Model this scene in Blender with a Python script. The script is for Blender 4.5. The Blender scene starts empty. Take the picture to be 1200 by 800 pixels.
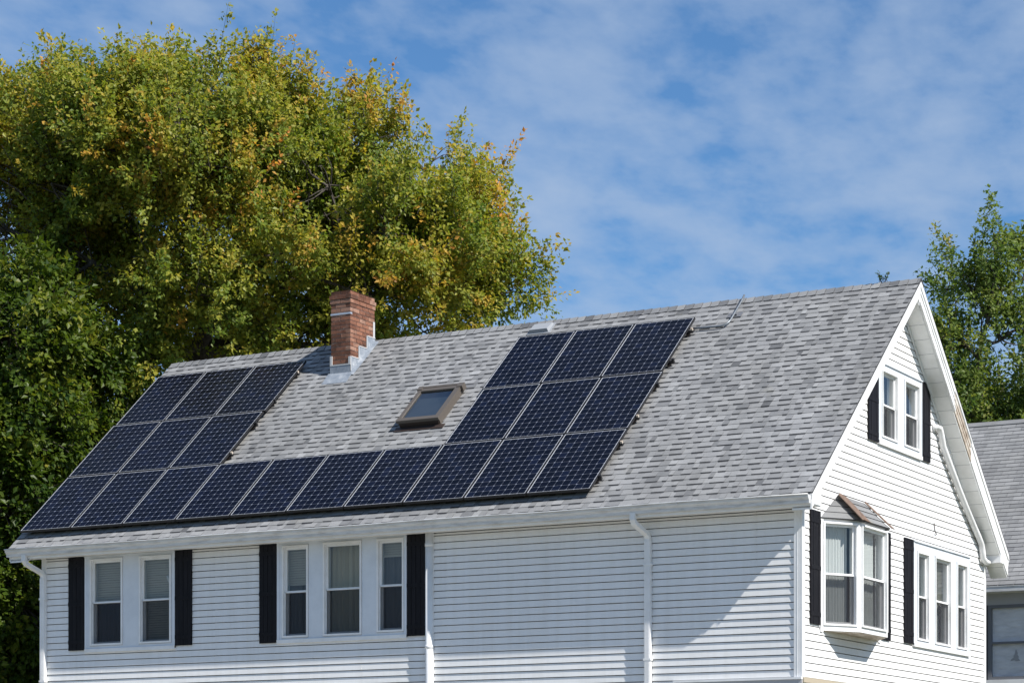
import bpy, math, random
import numpy as np
random.seed(7)
rng = np.random.default_rng(11)
scene = bpy.context.scene
COL = scene.collection
R = math.radians

# ------------------------------------------------------------------ camera and site measures (metres)
F, PX, YH, YAW, CX, CY, CZ = 2794.08, 652.19, 962.71, 28.39, 12.671, -30.546, 1.6
PITCH = R(40.83); TP = math.tan(PITCH); SP = math.sin(PITCH); CP = math.cos(PITCH)
W, OE, XR, XL, L, ZE = 7.951, 0.358, 0.314, -13.873, 13.467, 6.0925
YRIDGE = W / 2; ZRIDGE = ZE + (W / 2 + OE) * TP; SR = (W / 2 + OE) / CP
_a = R(YAW)
FW = np.array([-math.sin(_a), math.cos(_a), 0.0]); RT = np.array([math.cos(_a), math.sin(_a), 0.0])
CAM = np.array([CX, CY, CZ])


def at(u, v, dep):
    """point of the site seen at photo pixel u,v at a given depth"""
    return CAM + (FW + RT * ((u - PX) / F) + np.array([0, 0, (YH - v) / F])) * dep


# ------------------------------------------------------------------ materials
def mat(name, color=(.5, .5, .5), rough=.6, spec=.4, metal=0., build=None):
    m = bpy.data.materials.new(name); m.use_nodes = True
    nt = m.node_tree; b = nt.nodes['Principled BSDF']
    b.inputs['Base Color'].default_value = (*color, 1); b.inputs['Roughness'].default_value = rough
    b.inputs['Specular IOR Level'].default_value = spec; b.inputs['Metallic'].default_value = metal
    if build: build(nt, b)
    return m


def node(nt, t, **kw):
    n = nt.nodes.new(t)
    for k, v in kw.items():
        if hasattr(n, k): setattr(n, k, v)
        else: n.inputs[k.replace('_', ' ')].default_value = v
    return n


def ramp(nt, fac, stops):
    n = nt.nodes.new('ShaderNodeValToRGB')
    while len(n.color_ramp.elements) < len(stops): n.color_ramp.elements.new(.5)
    for e, (p, c) in zip(n.color_ramp.elements, stops):
        e.position = p; e.color = (*c, 1) if len(c) == 3 else c
    nt.links.new(fac, n.inputs[0]); return n.outputs[0]


def mixc(nt, fac, a, b, mode='MIX'):
    n = nt.nodes.new('ShaderNodeMix'); n.data_type = 'RGBA'; n.blend_type = mode
    for s, v in ((0, fac), (6, a), (7, b)):
        if hasattr(v, 'links'): nt.links.new(v, n.inputs[s])
        else: n.inputs[s].default_value = v if s == 0 else (*v, 1)
    return n.outputs[2]


def noise(nt, scale, detail=3, rough=.55, vec=None, scl=None):
    n = node(nt, 'ShaderNodeTexNoise', Scale=scale, Detail=detail, Roughness=rough)
    tc = nt.nodes.new('ShaderNodeTexCoord'); src = vec or tc.outputs['Object']
    if scl:
        mp = nt.nodes.new('ShaderNodeMapping'); mp.inputs['Scale'].default_value = scl
        nt.links.new(src, mp.inputs[0]); src = mp.outputs[0]
    nt.links.new(src, n.inputs['Vector']); return n.outputs['Fac']


def bump(nt, b, h, strength=.3, dist=.01):
    n = node(nt, 'ShaderNodeBump', Strength=strength, Distance=dist)
    nt.links.new(h, n.inputs['Height']); nt.links.new(n.outputs[0], b.inputs['Normal'])


def siding_b(nt, b):
    s = noise(nt, 1.3, 4, .6, scl=(1, 1, .25))
    st = noise(nt, 9, 3, .6, scl=(1, 1, .06))
    c = mixc(nt, .5, ramp(nt, s, [(.3, (.72, .715, .70)), (.65, (.80, .80, .80))]),
             ramp(nt, st, [(.3, (.71, .70, .68)), (.6, (.80, .80, .80))]))
    nt.links.new(c, b.inputs['Base Color'])
    bump(nt, b, noise(nt, 2.2, 2, .5, scl=(.8, .8, 3)), .35, .012)


def trim_b(nt, b):
    s = noise(nt, 3, 4, .65)
    nt.links.new(ramp(nt, s, [(.3, (.70, .70, .69)), (.6, (.80, .80, .80))]), b.inputs['Base Color'])
    bump(nt, b, noise(nt, 6, 2), .1, .01)


def casing_b(nt, b):
    s = noise(nt, 3, 4, .65)
    nt.links.new(ramp(nt, s, [(.3, (.60, .635, .68)), (.6, (.67, .705, .75))]), b.inputs['Base Color'])


def gutter_b(nt, b):
    s = noise(nt, 5, 5, .7, scl=(.6, 1, 4))
    nt.links.new(ramp(nt, s, [(.3, (.42, .41, .40)), (.5, (.60, .60, .60)), (.7, (.70, .70, .70))]), b.inputs['Base Color'])


def shingle_b(nt, b):
    at_ = nt.nodes.new('ShaderNodeAttribute'); at_.attribute_name = 'tone'
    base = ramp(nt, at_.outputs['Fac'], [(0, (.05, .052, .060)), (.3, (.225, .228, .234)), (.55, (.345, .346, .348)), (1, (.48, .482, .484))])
    gr = noise(nt, 160, 2, .7)
    c = mixc(nt, .55, base, ramp(nt, gr, [(.3, (.5, .5, .5)), (.7, (1.0, 1.0, 1.0))]), 'MULTIPLY')
    big = noise(nt, .55, 4, .6)
    c = mixc(nt, .7, c, ramp(nt, big, [(.3, (.80, .79, .76)), (.6, (1, 1, 1))]), 'MULTIPLY')
    stk = noise(nt, 2.6, 4, .65, scl=(1, .09, .09))
    c = mixc(nt, .75, c, ramp(nt, stk, [(.33, (.80, .80, .80)), (.55, (1, 1, 1)), (.72, (1.08, 1.08, 1.07))]), 'MULTIPLY')
    lich = noise(nt, 2.3, 5, .7)
    c = mixc(nt, ramp(nt, lich, [(.62, (0, 0, 0)), (.78, (.35, .35, .35))]), c, (.30, .285, .23))
    nt.links.new(c, b.inputs['Base Color']); bump(nt, b, gr, .4, .004)


def brick_b(nt, b):
    g = nt.nodes.new('ShaderNodeNewGeometry')
    c = ramp(nt, g.outputs['Random Per Island'], [(0, (.12, .06, .042)), (.3, (.22, .10, .066)), (.75, (.29, .138, .09)), (1, (.38, .23, .17))])
    n = noise(nt, 30, 4, .7); n2 = noise(nt, 5, 4, .65)
    c = mixc(nt, .6, c, ramp(nt, n, [(.3, (.55, .52, .5)), (.65, (1, 1, 1))]), 'MULTIPLY')
    c = mixc(nt, .8, c, ramp(nt, n2, [(.32, (.5, .47, .45)), (.5, (1, 1, 1)), (.7, (1.2, 1.12, 1.0))]), 'MULTIPLY')
    c = mixc(nt, ramp(nt, noise(nt, 11, 4, .7), [(.58, (0, 0, 0)), (.75, (.5, .5, .5))]), c, (.36, .30, .25))
    nt.links.new(c, b.inputs['Base Color']); bump(nt, b, n, .5, .006)


def mortar_b(nt, b):
    n = noise(nt, 25, 4, .7)
    nt.links.new(ramp(nt, n, [(.3, (.22, .19, .17)), (.7, (.40, .37, .34))]), b.inputs['Base Color'])


def lead_b(nt, b):
    n = noise(nt, 7, 5, .7)
    nt.links.new(ramp(nt, n, [(.3, (.16, .19, .23)), (.55, (.27, .30, .34)), (.75, (.48, .50, .52))]), b.inputs['Base Color'])


def shutter_b(nt, b):
    n = noise(nt, 14, 4, .7, scl=(1, 1, .15))
    nt.links.new(ramp(nt, n, [(.3, (.006, .006, .008)), (.75, (.014, .013, .016))]), b.inputs['Base Color'])


def cell_b(nt, b):
    tc = nt.nodes.new('ShaderNodeTexCoord'); sp = nt.nodes.new('ShaderNodeSeparateXYZ'); nt.links.new(tc.outputs['Object'], sp.inputs[0])

    def M(op, a, c=None, d=None):
        n = nt.nodes.new('ShaderNodeMath'); n.operation = op
        for i, v in enumerate((a, c, d)):
            if v is None: continue
            if hasattr(v, 'links'): nt.links.new(v, n.inputs[i])
            else: n.inputs[i].default_value = v
        return n.outputs[0]
    px = .1252; py = .12867
    cx = M('DIVIDE', M('SUBTRACT', sp.outputs[0], .0212), px); cy = M('DIVIDE', M('SUBTRACT', sp.outputs[1], .0195), py)
    fx = M('ABSOLUTE', M('SUBTRACT', M('FRACT', cx), .5)); fy = M('ABSOLUTE', M('SUBTRACT', M('FRACT', cy), .5))
    line = M('MAXIMUM', M('GREATER_THAN', fx, .489), M('GREATER_THAN', fy, .489))
    dia = M('GREATER_THAN', M('ADD', fx, fy), .862)
    gap = M('MAXIMUM', line, dia)
    ins = M('MULTIPLY', M('MULTIPLY', M('GREATER_THAN', cx, 0), M('LESS_THAN', cx, 8)), M('MULTIPLY', M('GREATER_THAN', cy, 0), M('LESS_THAN', cy, 12)))
    w = M('SUBTRACT', 1, M('MULTIPLY', ins, M('SUBTRACT', 1, gap)))
    wn = nt.nodes.new('ShaderNodeTexWhiteNoise'); wn.noise_dimensions = '3D'
    cb = nt.nodes.new('ShaderNodeCombineXYZ'); oi = nt.nodes.new('ShaderNodeObjectInfo')
    nt.links.new(M('FLOOR', cx), cb.inputs[0]); nt.links.new(M('FLOOR', cy), cb.inputs[1]); nt.links.new(oi.outputs['Random'], cb.inputs[2])
    nt.links.new(cb.outputs[0], wn.inputs['Vector'])
    cell = ramp(nt, wn.outputs['Value'], [(0, (.002, .003, .008)), (.8, (.0035, .005, .013)), (1, (.005, .008, .022))])
    c = mixc(nt, w, cell, mixc(nt, ins, (.55, .56, .58), (.19, .205, .25))); nt.links.new(c, b.inputs['Base Color'])
    b.inputs['Specular IOR Level'].default_value = .085
    dn = noise(nt, 3.5, 4, .6); nt.links.new(ramp(nt, dn, [(.3, (.10, .10, .10)), (.8, (.26, .26, .26))]), b.inputs['Roughness'])


def glass_mat(name, tint=(.75, .8, .8), refl=1.0):
    m = bpy.data.materials.new(name); m.use_nodes = True; nt = m.node_tree; nt.nodes.clear()
    o = nt.nodes.new('ShaderNodeOutputMaterial'); t = nt.nodes.new('ShaderNodeBsdfTransparent'); t.inputs[0].default_value = (*tint, 1)
    g = nt.nodes.new('ShaderNodeBsdfGlossy'); g.inputs['Roughness'].default_value = .015; g.inputs[0].default_value = (.95, .97, 1, 1)
    lw = nt.nodes.new('ShaderNodeLayerWeight'); lw.inputs[0].default_value = .5
    pw_ = nt.nodes.new('ShaderNodeMath'); pw_.operation = 'POWER'; pw_.inputs[1].default_value = 5; nt.links.new(lw.outputs['Facing'], pw_.inputs[0])
    fr = nt.nodes.new('ShaderNodeMath'); fr.operation = 'MULTIPLY_ADD'; fr.inputs[1].default_value = .957; fr.inputs[2].default_value = .043; nt.links.new(pw_.outputs[0], fr.inputs[0])
    mm = nt.nodes.new('ShaderNodeMath'); mm.operation = 'MULTIPLY'; mm.inputs[1].default_value = 1.75 * refl; mm.use_clamp = True
    mx = nt.nodes.new('ShaderNodeMixShader')
    tc = nt.nodes.new('ShaderNodeTexCoord'); ns = node(nt, 'ShaderNodeTexNoise', Scale=2.5, Detail=1.0); bp = node(nt, 'ShaderNodeBump', Strength=.06, Distance=.02)
    nt.links.new(tc.outputs['Object'], ns.inputs['Vector']); nt.links.new(ns.outputs['Fac'], bp.inputs['Height']); nt.links.new(bp.outputs[0], g.inputs['Normal'])
    nt.links.new(fr.outputs[0], mm.inputs[0]); nt.links.new(mm.outputs[0], mx.inputs[0]); nt.links.new(t.outputs[0], mx.inputs[1])
    nt.links.new(g.outputs[0], mx.inputs[2]); nt.links.new(mx.outputs[0], o.inputs[0]); return m


def screen_mat(name, op=.5):
    m = bpy.data.materials.new(name); m.use_nodes = True; nt = m.node_tree; nt.nodes.clear()
    o = nt.nodes.new('ShaderNodeOutputMaterial'); t = nt.nodes.new('ShaderNodeBsdfTransparent'); d = nt.nodes.new('ShaderNodeBsdfDiffuse')
    d.inputs[0].default_value = (.035, .036, .042, 1); mx = nt.nodes.new('ShaderNodeMixShader'); mx.inputs[0].default_value = op
    nt.links.new(t.outputs[0], mx.inputs[1]); nt.links.new(d.outputs[0], mx.inputs[2]); nt.links.new(mx.outputs[0], o.inputs[0]); return m


def leaf_mat(name, stops, trans=.32):
    m = bpy.data.materials.new(name); m.use_nodes = True; nt = m.node_tree; b = nt.nodes['Principled BSDF']
    a = nt.nodes.new('ShaderNodeAttribute'); a.attribute_name = 'turn'
    a2 = nt.nodes.new('ShaderNodeAttribute'); a2.attribute_name = 'tone'
    c = ramp(nt, a.outputs['Fac'], stops)
    c = mixc(nt, 1., c, ramp(nt, a2.outputs['Fac'], [(0, (.68, .72, .66)), (1, (1.3, 1.25, 1.2))]), 'MULTIPLY')
    nt.links.new(c, b.inputs['Base Color']); b.inputs['Roughness'].default_value = .45; b.inputs['Specular IOR Level'].default_value = .28
    tr = nt.nodes.new('ShaderNodeBsdfTranslucent'); mx = nt.nodes.new('ShaderNodeMixShader'); mx.inputs[0].default_value = trans
    nt.links.new(mixc(nt, 1., c, (1.15, 1.2, .6), 'MULTIPLY'), tr.inputs[0])
    out = nt.nodes['Material Output']; nt.links.new(b.outputs[0], mx.inputs[1]); nt.links.new(tr.outputs[0], mx.inputs[2]); nt.links.new(mx.outputs[0], out.inputs[0])
    return m


def bark_b(nt, b):
    n = noise(nt, 12, 5, .7, scl=(1, 1, .3))
    nt.links.new(ramp(nt, n, [(.3, (.035, .03, .026)), (.7, (.13, .115, .10))]), b.inputs['Base Color']); bump(nt, b, n, .8, .03)


def ground_b(nt, b):
    n = noise(nt, .35, 6, .65); n2 = noise(nt, 14, 4, .7)
    c = mixc(nt, .5, ramp(nt, n, [(.35, (.07, .10, .035)), (.6, (.17, .15, .09))]), ramp(nt, n2, [(.3, (.06, .07, .03)), (.7, (.2, .19, .12))]))
    nt.links.new(c, b.inputs['Base Color']); bump(nt, b, n2, .6, .03)


def asphalt_b(nt, b):
    n = noise(nt, 40, 4, .7); nt.links.new(ramp(nt, n, [(.3, (.04, .04, .04)), (.7, (.075, .073, .07))]), b.inputs['Base Color'])


def walk_b(nt, b):
    n = noise(nt, 6, 5, .7); nt.links.new(ramp(nt, n, [(.3, (.33, .32, .29)), (.7, (.46, .44, .40))]), b.inputs['Base Color'])


def rust_b(nt, b):
    n = noise(nt, 16, 5, .7); nt.links.new(ramp(nt, n, [(.3, (.10, .07, .055)), (.55, (.19, .125, .09)), (.8, (.27, .21, .17))]), b.inputs['Base Color'])


def rot_b(nt, b):
    n = noise(nt, 9, 5, .7, scl=(1, .4, .4)); nt.links.new(ramp(nt, n, [(.3, (.20, .15, .11)), (.5, (.45, .38, .31)), (.7, (.70, .67, .62))]), b.inputs['Base Color'])


def film_b(nt, b):
    n = noise(nt, 4, 5, .65, scl=(1, 1, 3.5)); n2 = noise(nt, 2, 2, .5)
    c = mixc(nt, .4, ramp(nt, n, [(.3, (.50, .51, .53)), (.7, (.76, .77, .79))]), ramp(nt, n2, [(.3, (.48, .49, .52)), (.7, (.74, .75, .77))]))
    nt.links.new(c, b.inputs['Base Color']); bump(nt, b, n, .8, .03)


M = {
    'siding': mat('white_vinyl_siding', rough=.5, spec=.35, build=siding_b),
    'casing': mat('casing_board', rough=.5, spec=.35, build=casing_b),
    'trim': mat('white_trim', rough=.45, spec=.4, build=trim_b),
    'gutter': mat('gutter_metal', rough=.4, spec=.45, build=gutter_b),
    'shingle': mat('grey_shingle', rough=.9, spec=.2, build=shingle_b),
    'brick': mat('red_brick', rough=.9, spec=.2, build=brick_b),
    'mortar': mat('mortar', rough=.95, spec=.1, build=mortar_b),
    'lead': mat('lead_flashing', rough=.55, spec=.4, build=lead_b),
    'caulk': mat('white_caulk', (.50, .50, .50), .7),
    'shutter': mat('black_shutter', rough=.6, spec=.16, build=shutter_b),
    'cell': mat('solar_cell', rough=.2, spec=.5, build=cell_b),
    'blackmetal': mat('black_anodised', (.018, .018, .02), .4, .4),
    'silver': mat('aluminium', (.62, .63, .65), .4, .5, .6),
    'glass': glass_mat('window_glass', (.74, .77, .77), .75),
    'sglass': glass_mat('skylight_glass', (.35, .42, .45), 1.5),
    'screen': screen_mat('insect_screen', .5),
    'blind': mat('blind_slat', (.52, .505, .46), .6),
    'curtain': mat('white_curtain', (.72, .72, .70), .8),
    'curtain_beige': mat('beige_curtain', (.50, .45, .33), .85),
    'curtain_grey': mat('grey_curtain', (.17, .165, .17), .85),
    'curtain_navy': mat('navy_curtain', (.03, .032, .06), .85),
    'curtain_reflect_green': mat('green_reflection_curtain', (.13, .19, .15), .85),  # greenish reflection of the panes, put into the curtain colour
    'room': mat('room_wall', (.10, .095, .09), .9),
    'taupe': mat('taupe_frame', (.105, .09, .077), .45, .45),
    'dkbrown': mat('dark_brown', (.045, .032, .028), .5),
    'tan': mat('tan_trim', (.42, .36, .27), .7),
    'greypaint': mat('grey_paint', (.40, .405, .42), .6),
    'copper': mat('weathered_copper', rough=.6, spec=.3, build=rust_b),
    'rot': mat('bare_weathered_wood', rough=.8, spec=.2, build=rot_b),
    'film': mat('plastic_film', rough=.35, spec=.45, build=film_b),
    'dkframe': mat('dark_grey_frame', (.15, .155, .17), .6),
    'bark': mat('bark', rough=.9, spec=.15, build=bark_b),
    'ground': mat('lawn', rough=.95, spec=.1, build=ground_b),
    'asphalt': mat('asphalt', rough=.9, spec=.2, build=asphalt_b),
    'walk': mat('concrete', rough=.9, spec=.2, build=walk_b),
    'ventmetal': mat('dull_vent_metal', (.30, .315, .335), .7, .3),
    'patch': mat('grey_smudge', (.33, .335, .35), .8, .2),
    'conduit': mat('grey_conduit', (.22, .24, .26), .4, .5, .5),
    'maple': leaf_mat('maple_leaf', [(0, (.09, .165, .032)), (.35, (.215, .27, .046)), (.6, (.39, .36, .055)), (.8, (.54, .34, .065)), (1, (.60, .25, .07))], .5),
    'norway': leaf_mat('norway_leaf', [(0, (.03, .068, .010)), (.5, (.09, .135, .014)), (.8, (.22, .22, .025)), (1, (.36, .26, .035))], .42),
    'aspen': leaf_mat('young_maple_leaf', [(0, (.09, .155, .045)), (.5, (.19, .25, .06)), (.8, (.33, .32, .09)), (1, (.42, .30, .12))], .5),
}


# ------------------------------------------------------------------ object helpers
def tag(o, label=None, cat=None, group=None, kind=None):
    if label: o['label'] = label
    if cat: o['category'] = cat
    if group: o['group'] = group
    if kind: o['kind'] = kind
    return o


def empty(name, loc, label, cat, group=None):
    o = bpy.data.objects.new(name, None); COL.objects.link(o); o.location = loc; o.empty_display_size = .2
    return tag(o, label, cat, group)


def worldloc(o):
    v = np.zeros(3)
    while o is not None: v = v + np.array(o.location); o = o.parent
    return v


class MB:
    def __init__(s): s.v = []; s.f = []; s.m = []; s.t = []; s.sm = []

    def face(s, pts, m=0, t=.5, smooth=False):
        i = len(s.v); s.v += [tuple(p) for p in pts]; s.f.append(tuple(range(i, i + len(pts)))); s.m.append(m); s.t.append(t); s.sm.append(smooth)

    def hexa(s, c, m=0, t=.5):
        """8 corners: 0-3 one side loop, 4-7 other side"""
        i = len(s.v); s.v += [tuple(p) for p in c]
        for q in ((0, 1, 2, 3), (4, 7, 6, 5), (0, 4, 5, 1), (1, 5, 6, 2), (2, 6, 7, 3), (3, 7, 4, 0)):
            s.f.append(tuple(i + k for k in q)); s.m.append(m); s.t.append(t); s.sm.append(False)

    def box(s, P, u0, u1, n0, n1, z0, z1, m=0, t=.5):
        s.hexa([P(u0, n0, z0), P(u1, n0, z0), P(u1, n1, z0), P(u0, n1, z0), P(u0, n0, z1), P(u1, n0, z1), P(u1, n1, z1), P(u0, n1, z1)], m, t)

    def prism(s, poly, fn, a, b, m=0, t=.5):
        n = len(poly); i = len(s.v)
        s.v += [tuple(fn(p, a)) for p in poly] + [tuple(fn(p, b)) for p in poly]
        fs = [tuple(range(i, i + n)), tuple(range(i + 2 * n - 1, i + n - 1, -1))] + [(i + k, i + (k + 1) % n, i + n + (k + 1) % n, i + n + k) for k in range(n)]
        for q in fs: s.f.append(q); s.m.append(m); s.t.append(t); s.sm.append(False)

    def sweep(s, path, prof, m=0, smooth=True, radii=None, up=(0, 0, 1), cap=True):
        """prof: list of (a,b) offsets; path: list of points"""
        P = [np.array(p, float) for p in path]; k = len(prof); i0 = len(s.v); side = None
        for i, p in enumerate(P):
            d = (P[min(i + 1, len(P) - 1)] - P[max(i - 1, 0)]); d /= np.linalg.norm(d) + 1e-9
            if side is None:
                ref = np.array(up, float) if abs(d @ np.array(up, float)) < .9 else np.array([1., 0, 0])
                side = np.cross(d, ref)
            side = side - d * (side @ d); side /= np.linalg.norm(side) + 1e-9; oth = np.cross(side, d)
            r = 1 if radii is None else radii[i]
            for a, b in prof: s.v.append(tuple(p + side * a * r + oth * b * r))
        for i in range(len(P) - 1):
            for j in range(k):
                a = i0 + i * k + j; b = i0 + i * k + (j + 1) % k
                s.f.append((a, b, b + k, a + k)); s.m.append(m); s.t.append(.5); s.sm.append(smooth)
        if cap:
            s.f.append(tuple(i0 + j for j in range(k))[::-1]); s.f.append(tuple(i0 + (len(P) - 1) * k + j for j in range(k)))
            for _ in range(2): s.m.append(m); s.t.append(.5); s.sm.append(False)

    def tube(s, path, r, k=8, m=0, radii=None):
        s.sweep(path, [(math.cos(2 * math.pi * j / k) * r, math.sin(2 * math.pi * j / k) * r) for j in range(k)], m, True, radii)

    def build(s, name, mats, parent=None, label=None):
        me = bpy.data.meshes.new(name); off = worldloc(parent) if parent is not None else np.zeros(3)
        v = np.array(s.v) - off
        me.from_pydata([tuple(x) for x in v], [], s.f)
        if not isinstance(mats, (list, tuple)): mats = [mats]
        for m in mats: me.materials.append(m)
        me.polygons.foreach_set('material_index', s.m); me.polygons.foreach_set('use_smooth', s.sm)
        a = me.attributes.new('tone', 'FLOAT', 'FACE'); a.data.foreach_set('value', np.array(s.t, dtype=np.float32))
        me.update()
        o = bpy.data.objects.new(name, me); COL.objects.link(o)
        if parent is not None: o.parent = parent
        if label: o['label'] = label
        return o


def PFront(y0=0.):
    return lambda u, n, z: (u, y0 - n, z)


def PGable(u, n, z): return (n, u, z)


def RoofP(x, s, h): return (x, -OE + s * CP - h * SP, ZE + s * SP + h * CP)


PF = PFront()

# ------------------------------------------------------------------ ground
g = MB(); g.face([(-3000, -3000, 0), (3000, -3000, 0), (3000, 3000, 0), (-3000, 3000, 0)]); tag(g.build('ground', M['ground']), kind='structure')
g = MB(); g.face([(-200, -27, .008), (200, -27, .008), (200, -19, .008), (-200, -19, .008)]); tag(g.build('road', M['asphalt']), kind='structure')
g = MB(); g.box(lambda u, n, z: (u, n, z), -200, 200, -18.85, -17.2, -.1, .13); tag(g.build('pavement', M['walk']), kind='structure')
g = MB(); g.box(lambda u, n, z: (u, n, z), -20, 9, -9, -.6, -.1, .06); tag(g.build('bounce_paving', M['walk']), kind='structure')  # unseen pale concrete, added to bounce sunlight up to the front wall

# ------------------------------------------------------------------ the house
house = empty('house', (-L / 2, W / 2, 0), 'white clapboard house with grey shingle roof, brick chimney, skylight and black shutters', 'house')

EXPO = .1035; LIP = .013


def siding(mb, P, z0, z1, uL, uR, holes, seams=0):
    k = 0
    nco = int(math.ceil((z1 - z0) / EXPO - 1e-6))
    for k in range(nco):
        zc = z0 + k * EXPO; zt = min(zc + EXPO, z1)
        zt_ = zt - .0115 if zt == zc + EXPO else zt
        br = sorted({zc, zt_} | {h for hh in holes for h in hh[2:4] if zc + 1e-4 < h < zt_ - 1e-4})
        lipk = LIP * random.uniform(.9, 1.1)

        def nn(z): return lipk * (1 - (z - zc) / EXPO) + .001
        for a, b in zip(br[:-1], br[1:]):
            zm = (a + b) / 2; segs = [[(uL(a), uL(b)), (uR(a), uR(b))]]
            if uL(zm) >= uR(zm): continue
            for h in holes:
                if not (h[2] < zm < h[3]): continue
                ns = []
                for s0, s1 in segs:
                    if h[0] > s1[0] or h[1] < s0[0]: ns.append([s0, s1]); continue
                    if h[0] > s0[0]: ns.append([s0, (h[0], h[0])])
                    if h[1] < s1[0]: ns.append([(h[1], h[1]), s1])
                segs = ns
            for s0, s1 in segs:
                mb.face([P(s0[0], nn(a), a), P(s1[0], nn(a), a), P(s1[1], nn(b), b), P(s0[1], nn(b), b)])
                if a == zc: mb.face([P(s0[0], nn(a), a), P(s1[0], nn(a), a), P(s1[0], -.03, a - .001), P(s0[0], -.03, a - .001)])
        if seams and random.random() < seams:
            u = random.uniform(uL(zc) + .5, uR(zc) - .5)
            if not any(h[0] - .12 < u < h[1] + .12 and h[2] - .2 < zc < h[3] + .2 for h in holes) and uL(zt) < u < uR(zt):
                mb.hexa([P(u, nn(zc), zc), P(u + .003, nn(zc), zc), P(u + .003, nn(zc) + .0025, zc), P(u, nn(zc) + .0025, zc),
                         P(u, nn(zt), zt), P(u + .003, nn(zt), zt), P(u + .003, nn(zt) + .0025, zt), P(u, nn(zt) + .0025, zt)])


LITES_A = [(-12.448, -11.782, 4.465, 5.87), (-11.445, -10.805, 4.465, 5.868)]
LITES_B = [(-8.66, -8.174, 4.455, 5.88), (-7.897, -7.195, 4.455, 5.89), (-6.921, -6.435, 4.475, 5.89)]
LITES_T = [(3.05, 3.72, 7.34, 8.36), (4.02, 4.69, 7.34, 8.36)]
LITES_S = [(4.60, 5.13, 4.42, 5.80), (5.41, 6.17, 4.41, 5.80), (6.46, 6.98, 4.41, 5.80)]
BAYHOLE = [(.76, 2.89, 4.38, 5.84)]

# walls (Z 0.6 .. eave)
Z0W = 3.61 - EXPO * 28
mb = MB(); siding(mb, PF, Z0W, 5.915, lambda z: -L, lambda z: 0.0, LITES_A + LITES_B, seams=.5)
mb.build('front_wall', M['siding'], house)
mb = MB()
DROP_F, DROP_B = .30, .42
zf0 = ZE + OE * TP - DROP_F
siding(mb, PGable, Z0W, ZRIDGE - .30, lambda z: max(0, (z + DROP_F - ZE) / TP - OE), lambda z: min(W, W + OE - (z + DROP_B - ZE) / TP), LITES_T + LITES_S + BAYHOLE, seams=.4)
mb.build('gable_wall', M['siding'], house)
mb = MB(); mb.face([(-L, 0, Z0W), (-L, W, Z0W), (-L, W, ZE), (-L, YRIDGE, ZRIDGE - .2), (-L, 0, ZE)])
mb.face([(-L, W, Z0W), (0, W, Z0W), (0, W, ZE + .2), (-L, W, ZE + .2)])
mb.build('rear_wall', M['siding'], house)
mb = MB(); mb.box(lambda u, n, z: (u, n, z), -L + .03, -.03, .03, W - .03, -.2, Z0W); mb.build('foundation', M['walk'], house)

# corner boards
mb = MB()
mb.box(PF, -.10, .0, -.02, .024, Z0W, 5.96); mb.box(PF, -.055, -.048, .024, .027, Z0W, 5.96)
mb.box(PGable, -.024, .075, .002, .024, Z0W, 5.96 + .10); mb.build('corner_board', M['trim'], house)
mb = MB(); mb.box(PF, -L, -L + .09, -.02, .024, Z0W, 5.96); mb.build('corner_board', M['trim'], house)
mb = MB(); mb.box(PGable, W - .07, W + .02, -.02, .024, Z0W, ZE - .12); mb.build('corner_board', M['trim'], house)
# band under the siding at the right end
mb = MB(); mb.box(PF, -1.93, .03, .014, .07, 3.572, 3.602); mb.box(PF, -1.9, .028, .016, .05, 2.2, 3.572, 1)
mb.box(PGable, -.02, 1.6, .026, .05, 3.53, 3.60, 2)
mb.build('belt_trim', [M['trim'], M['greypaint'], M['tan']], house)

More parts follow.
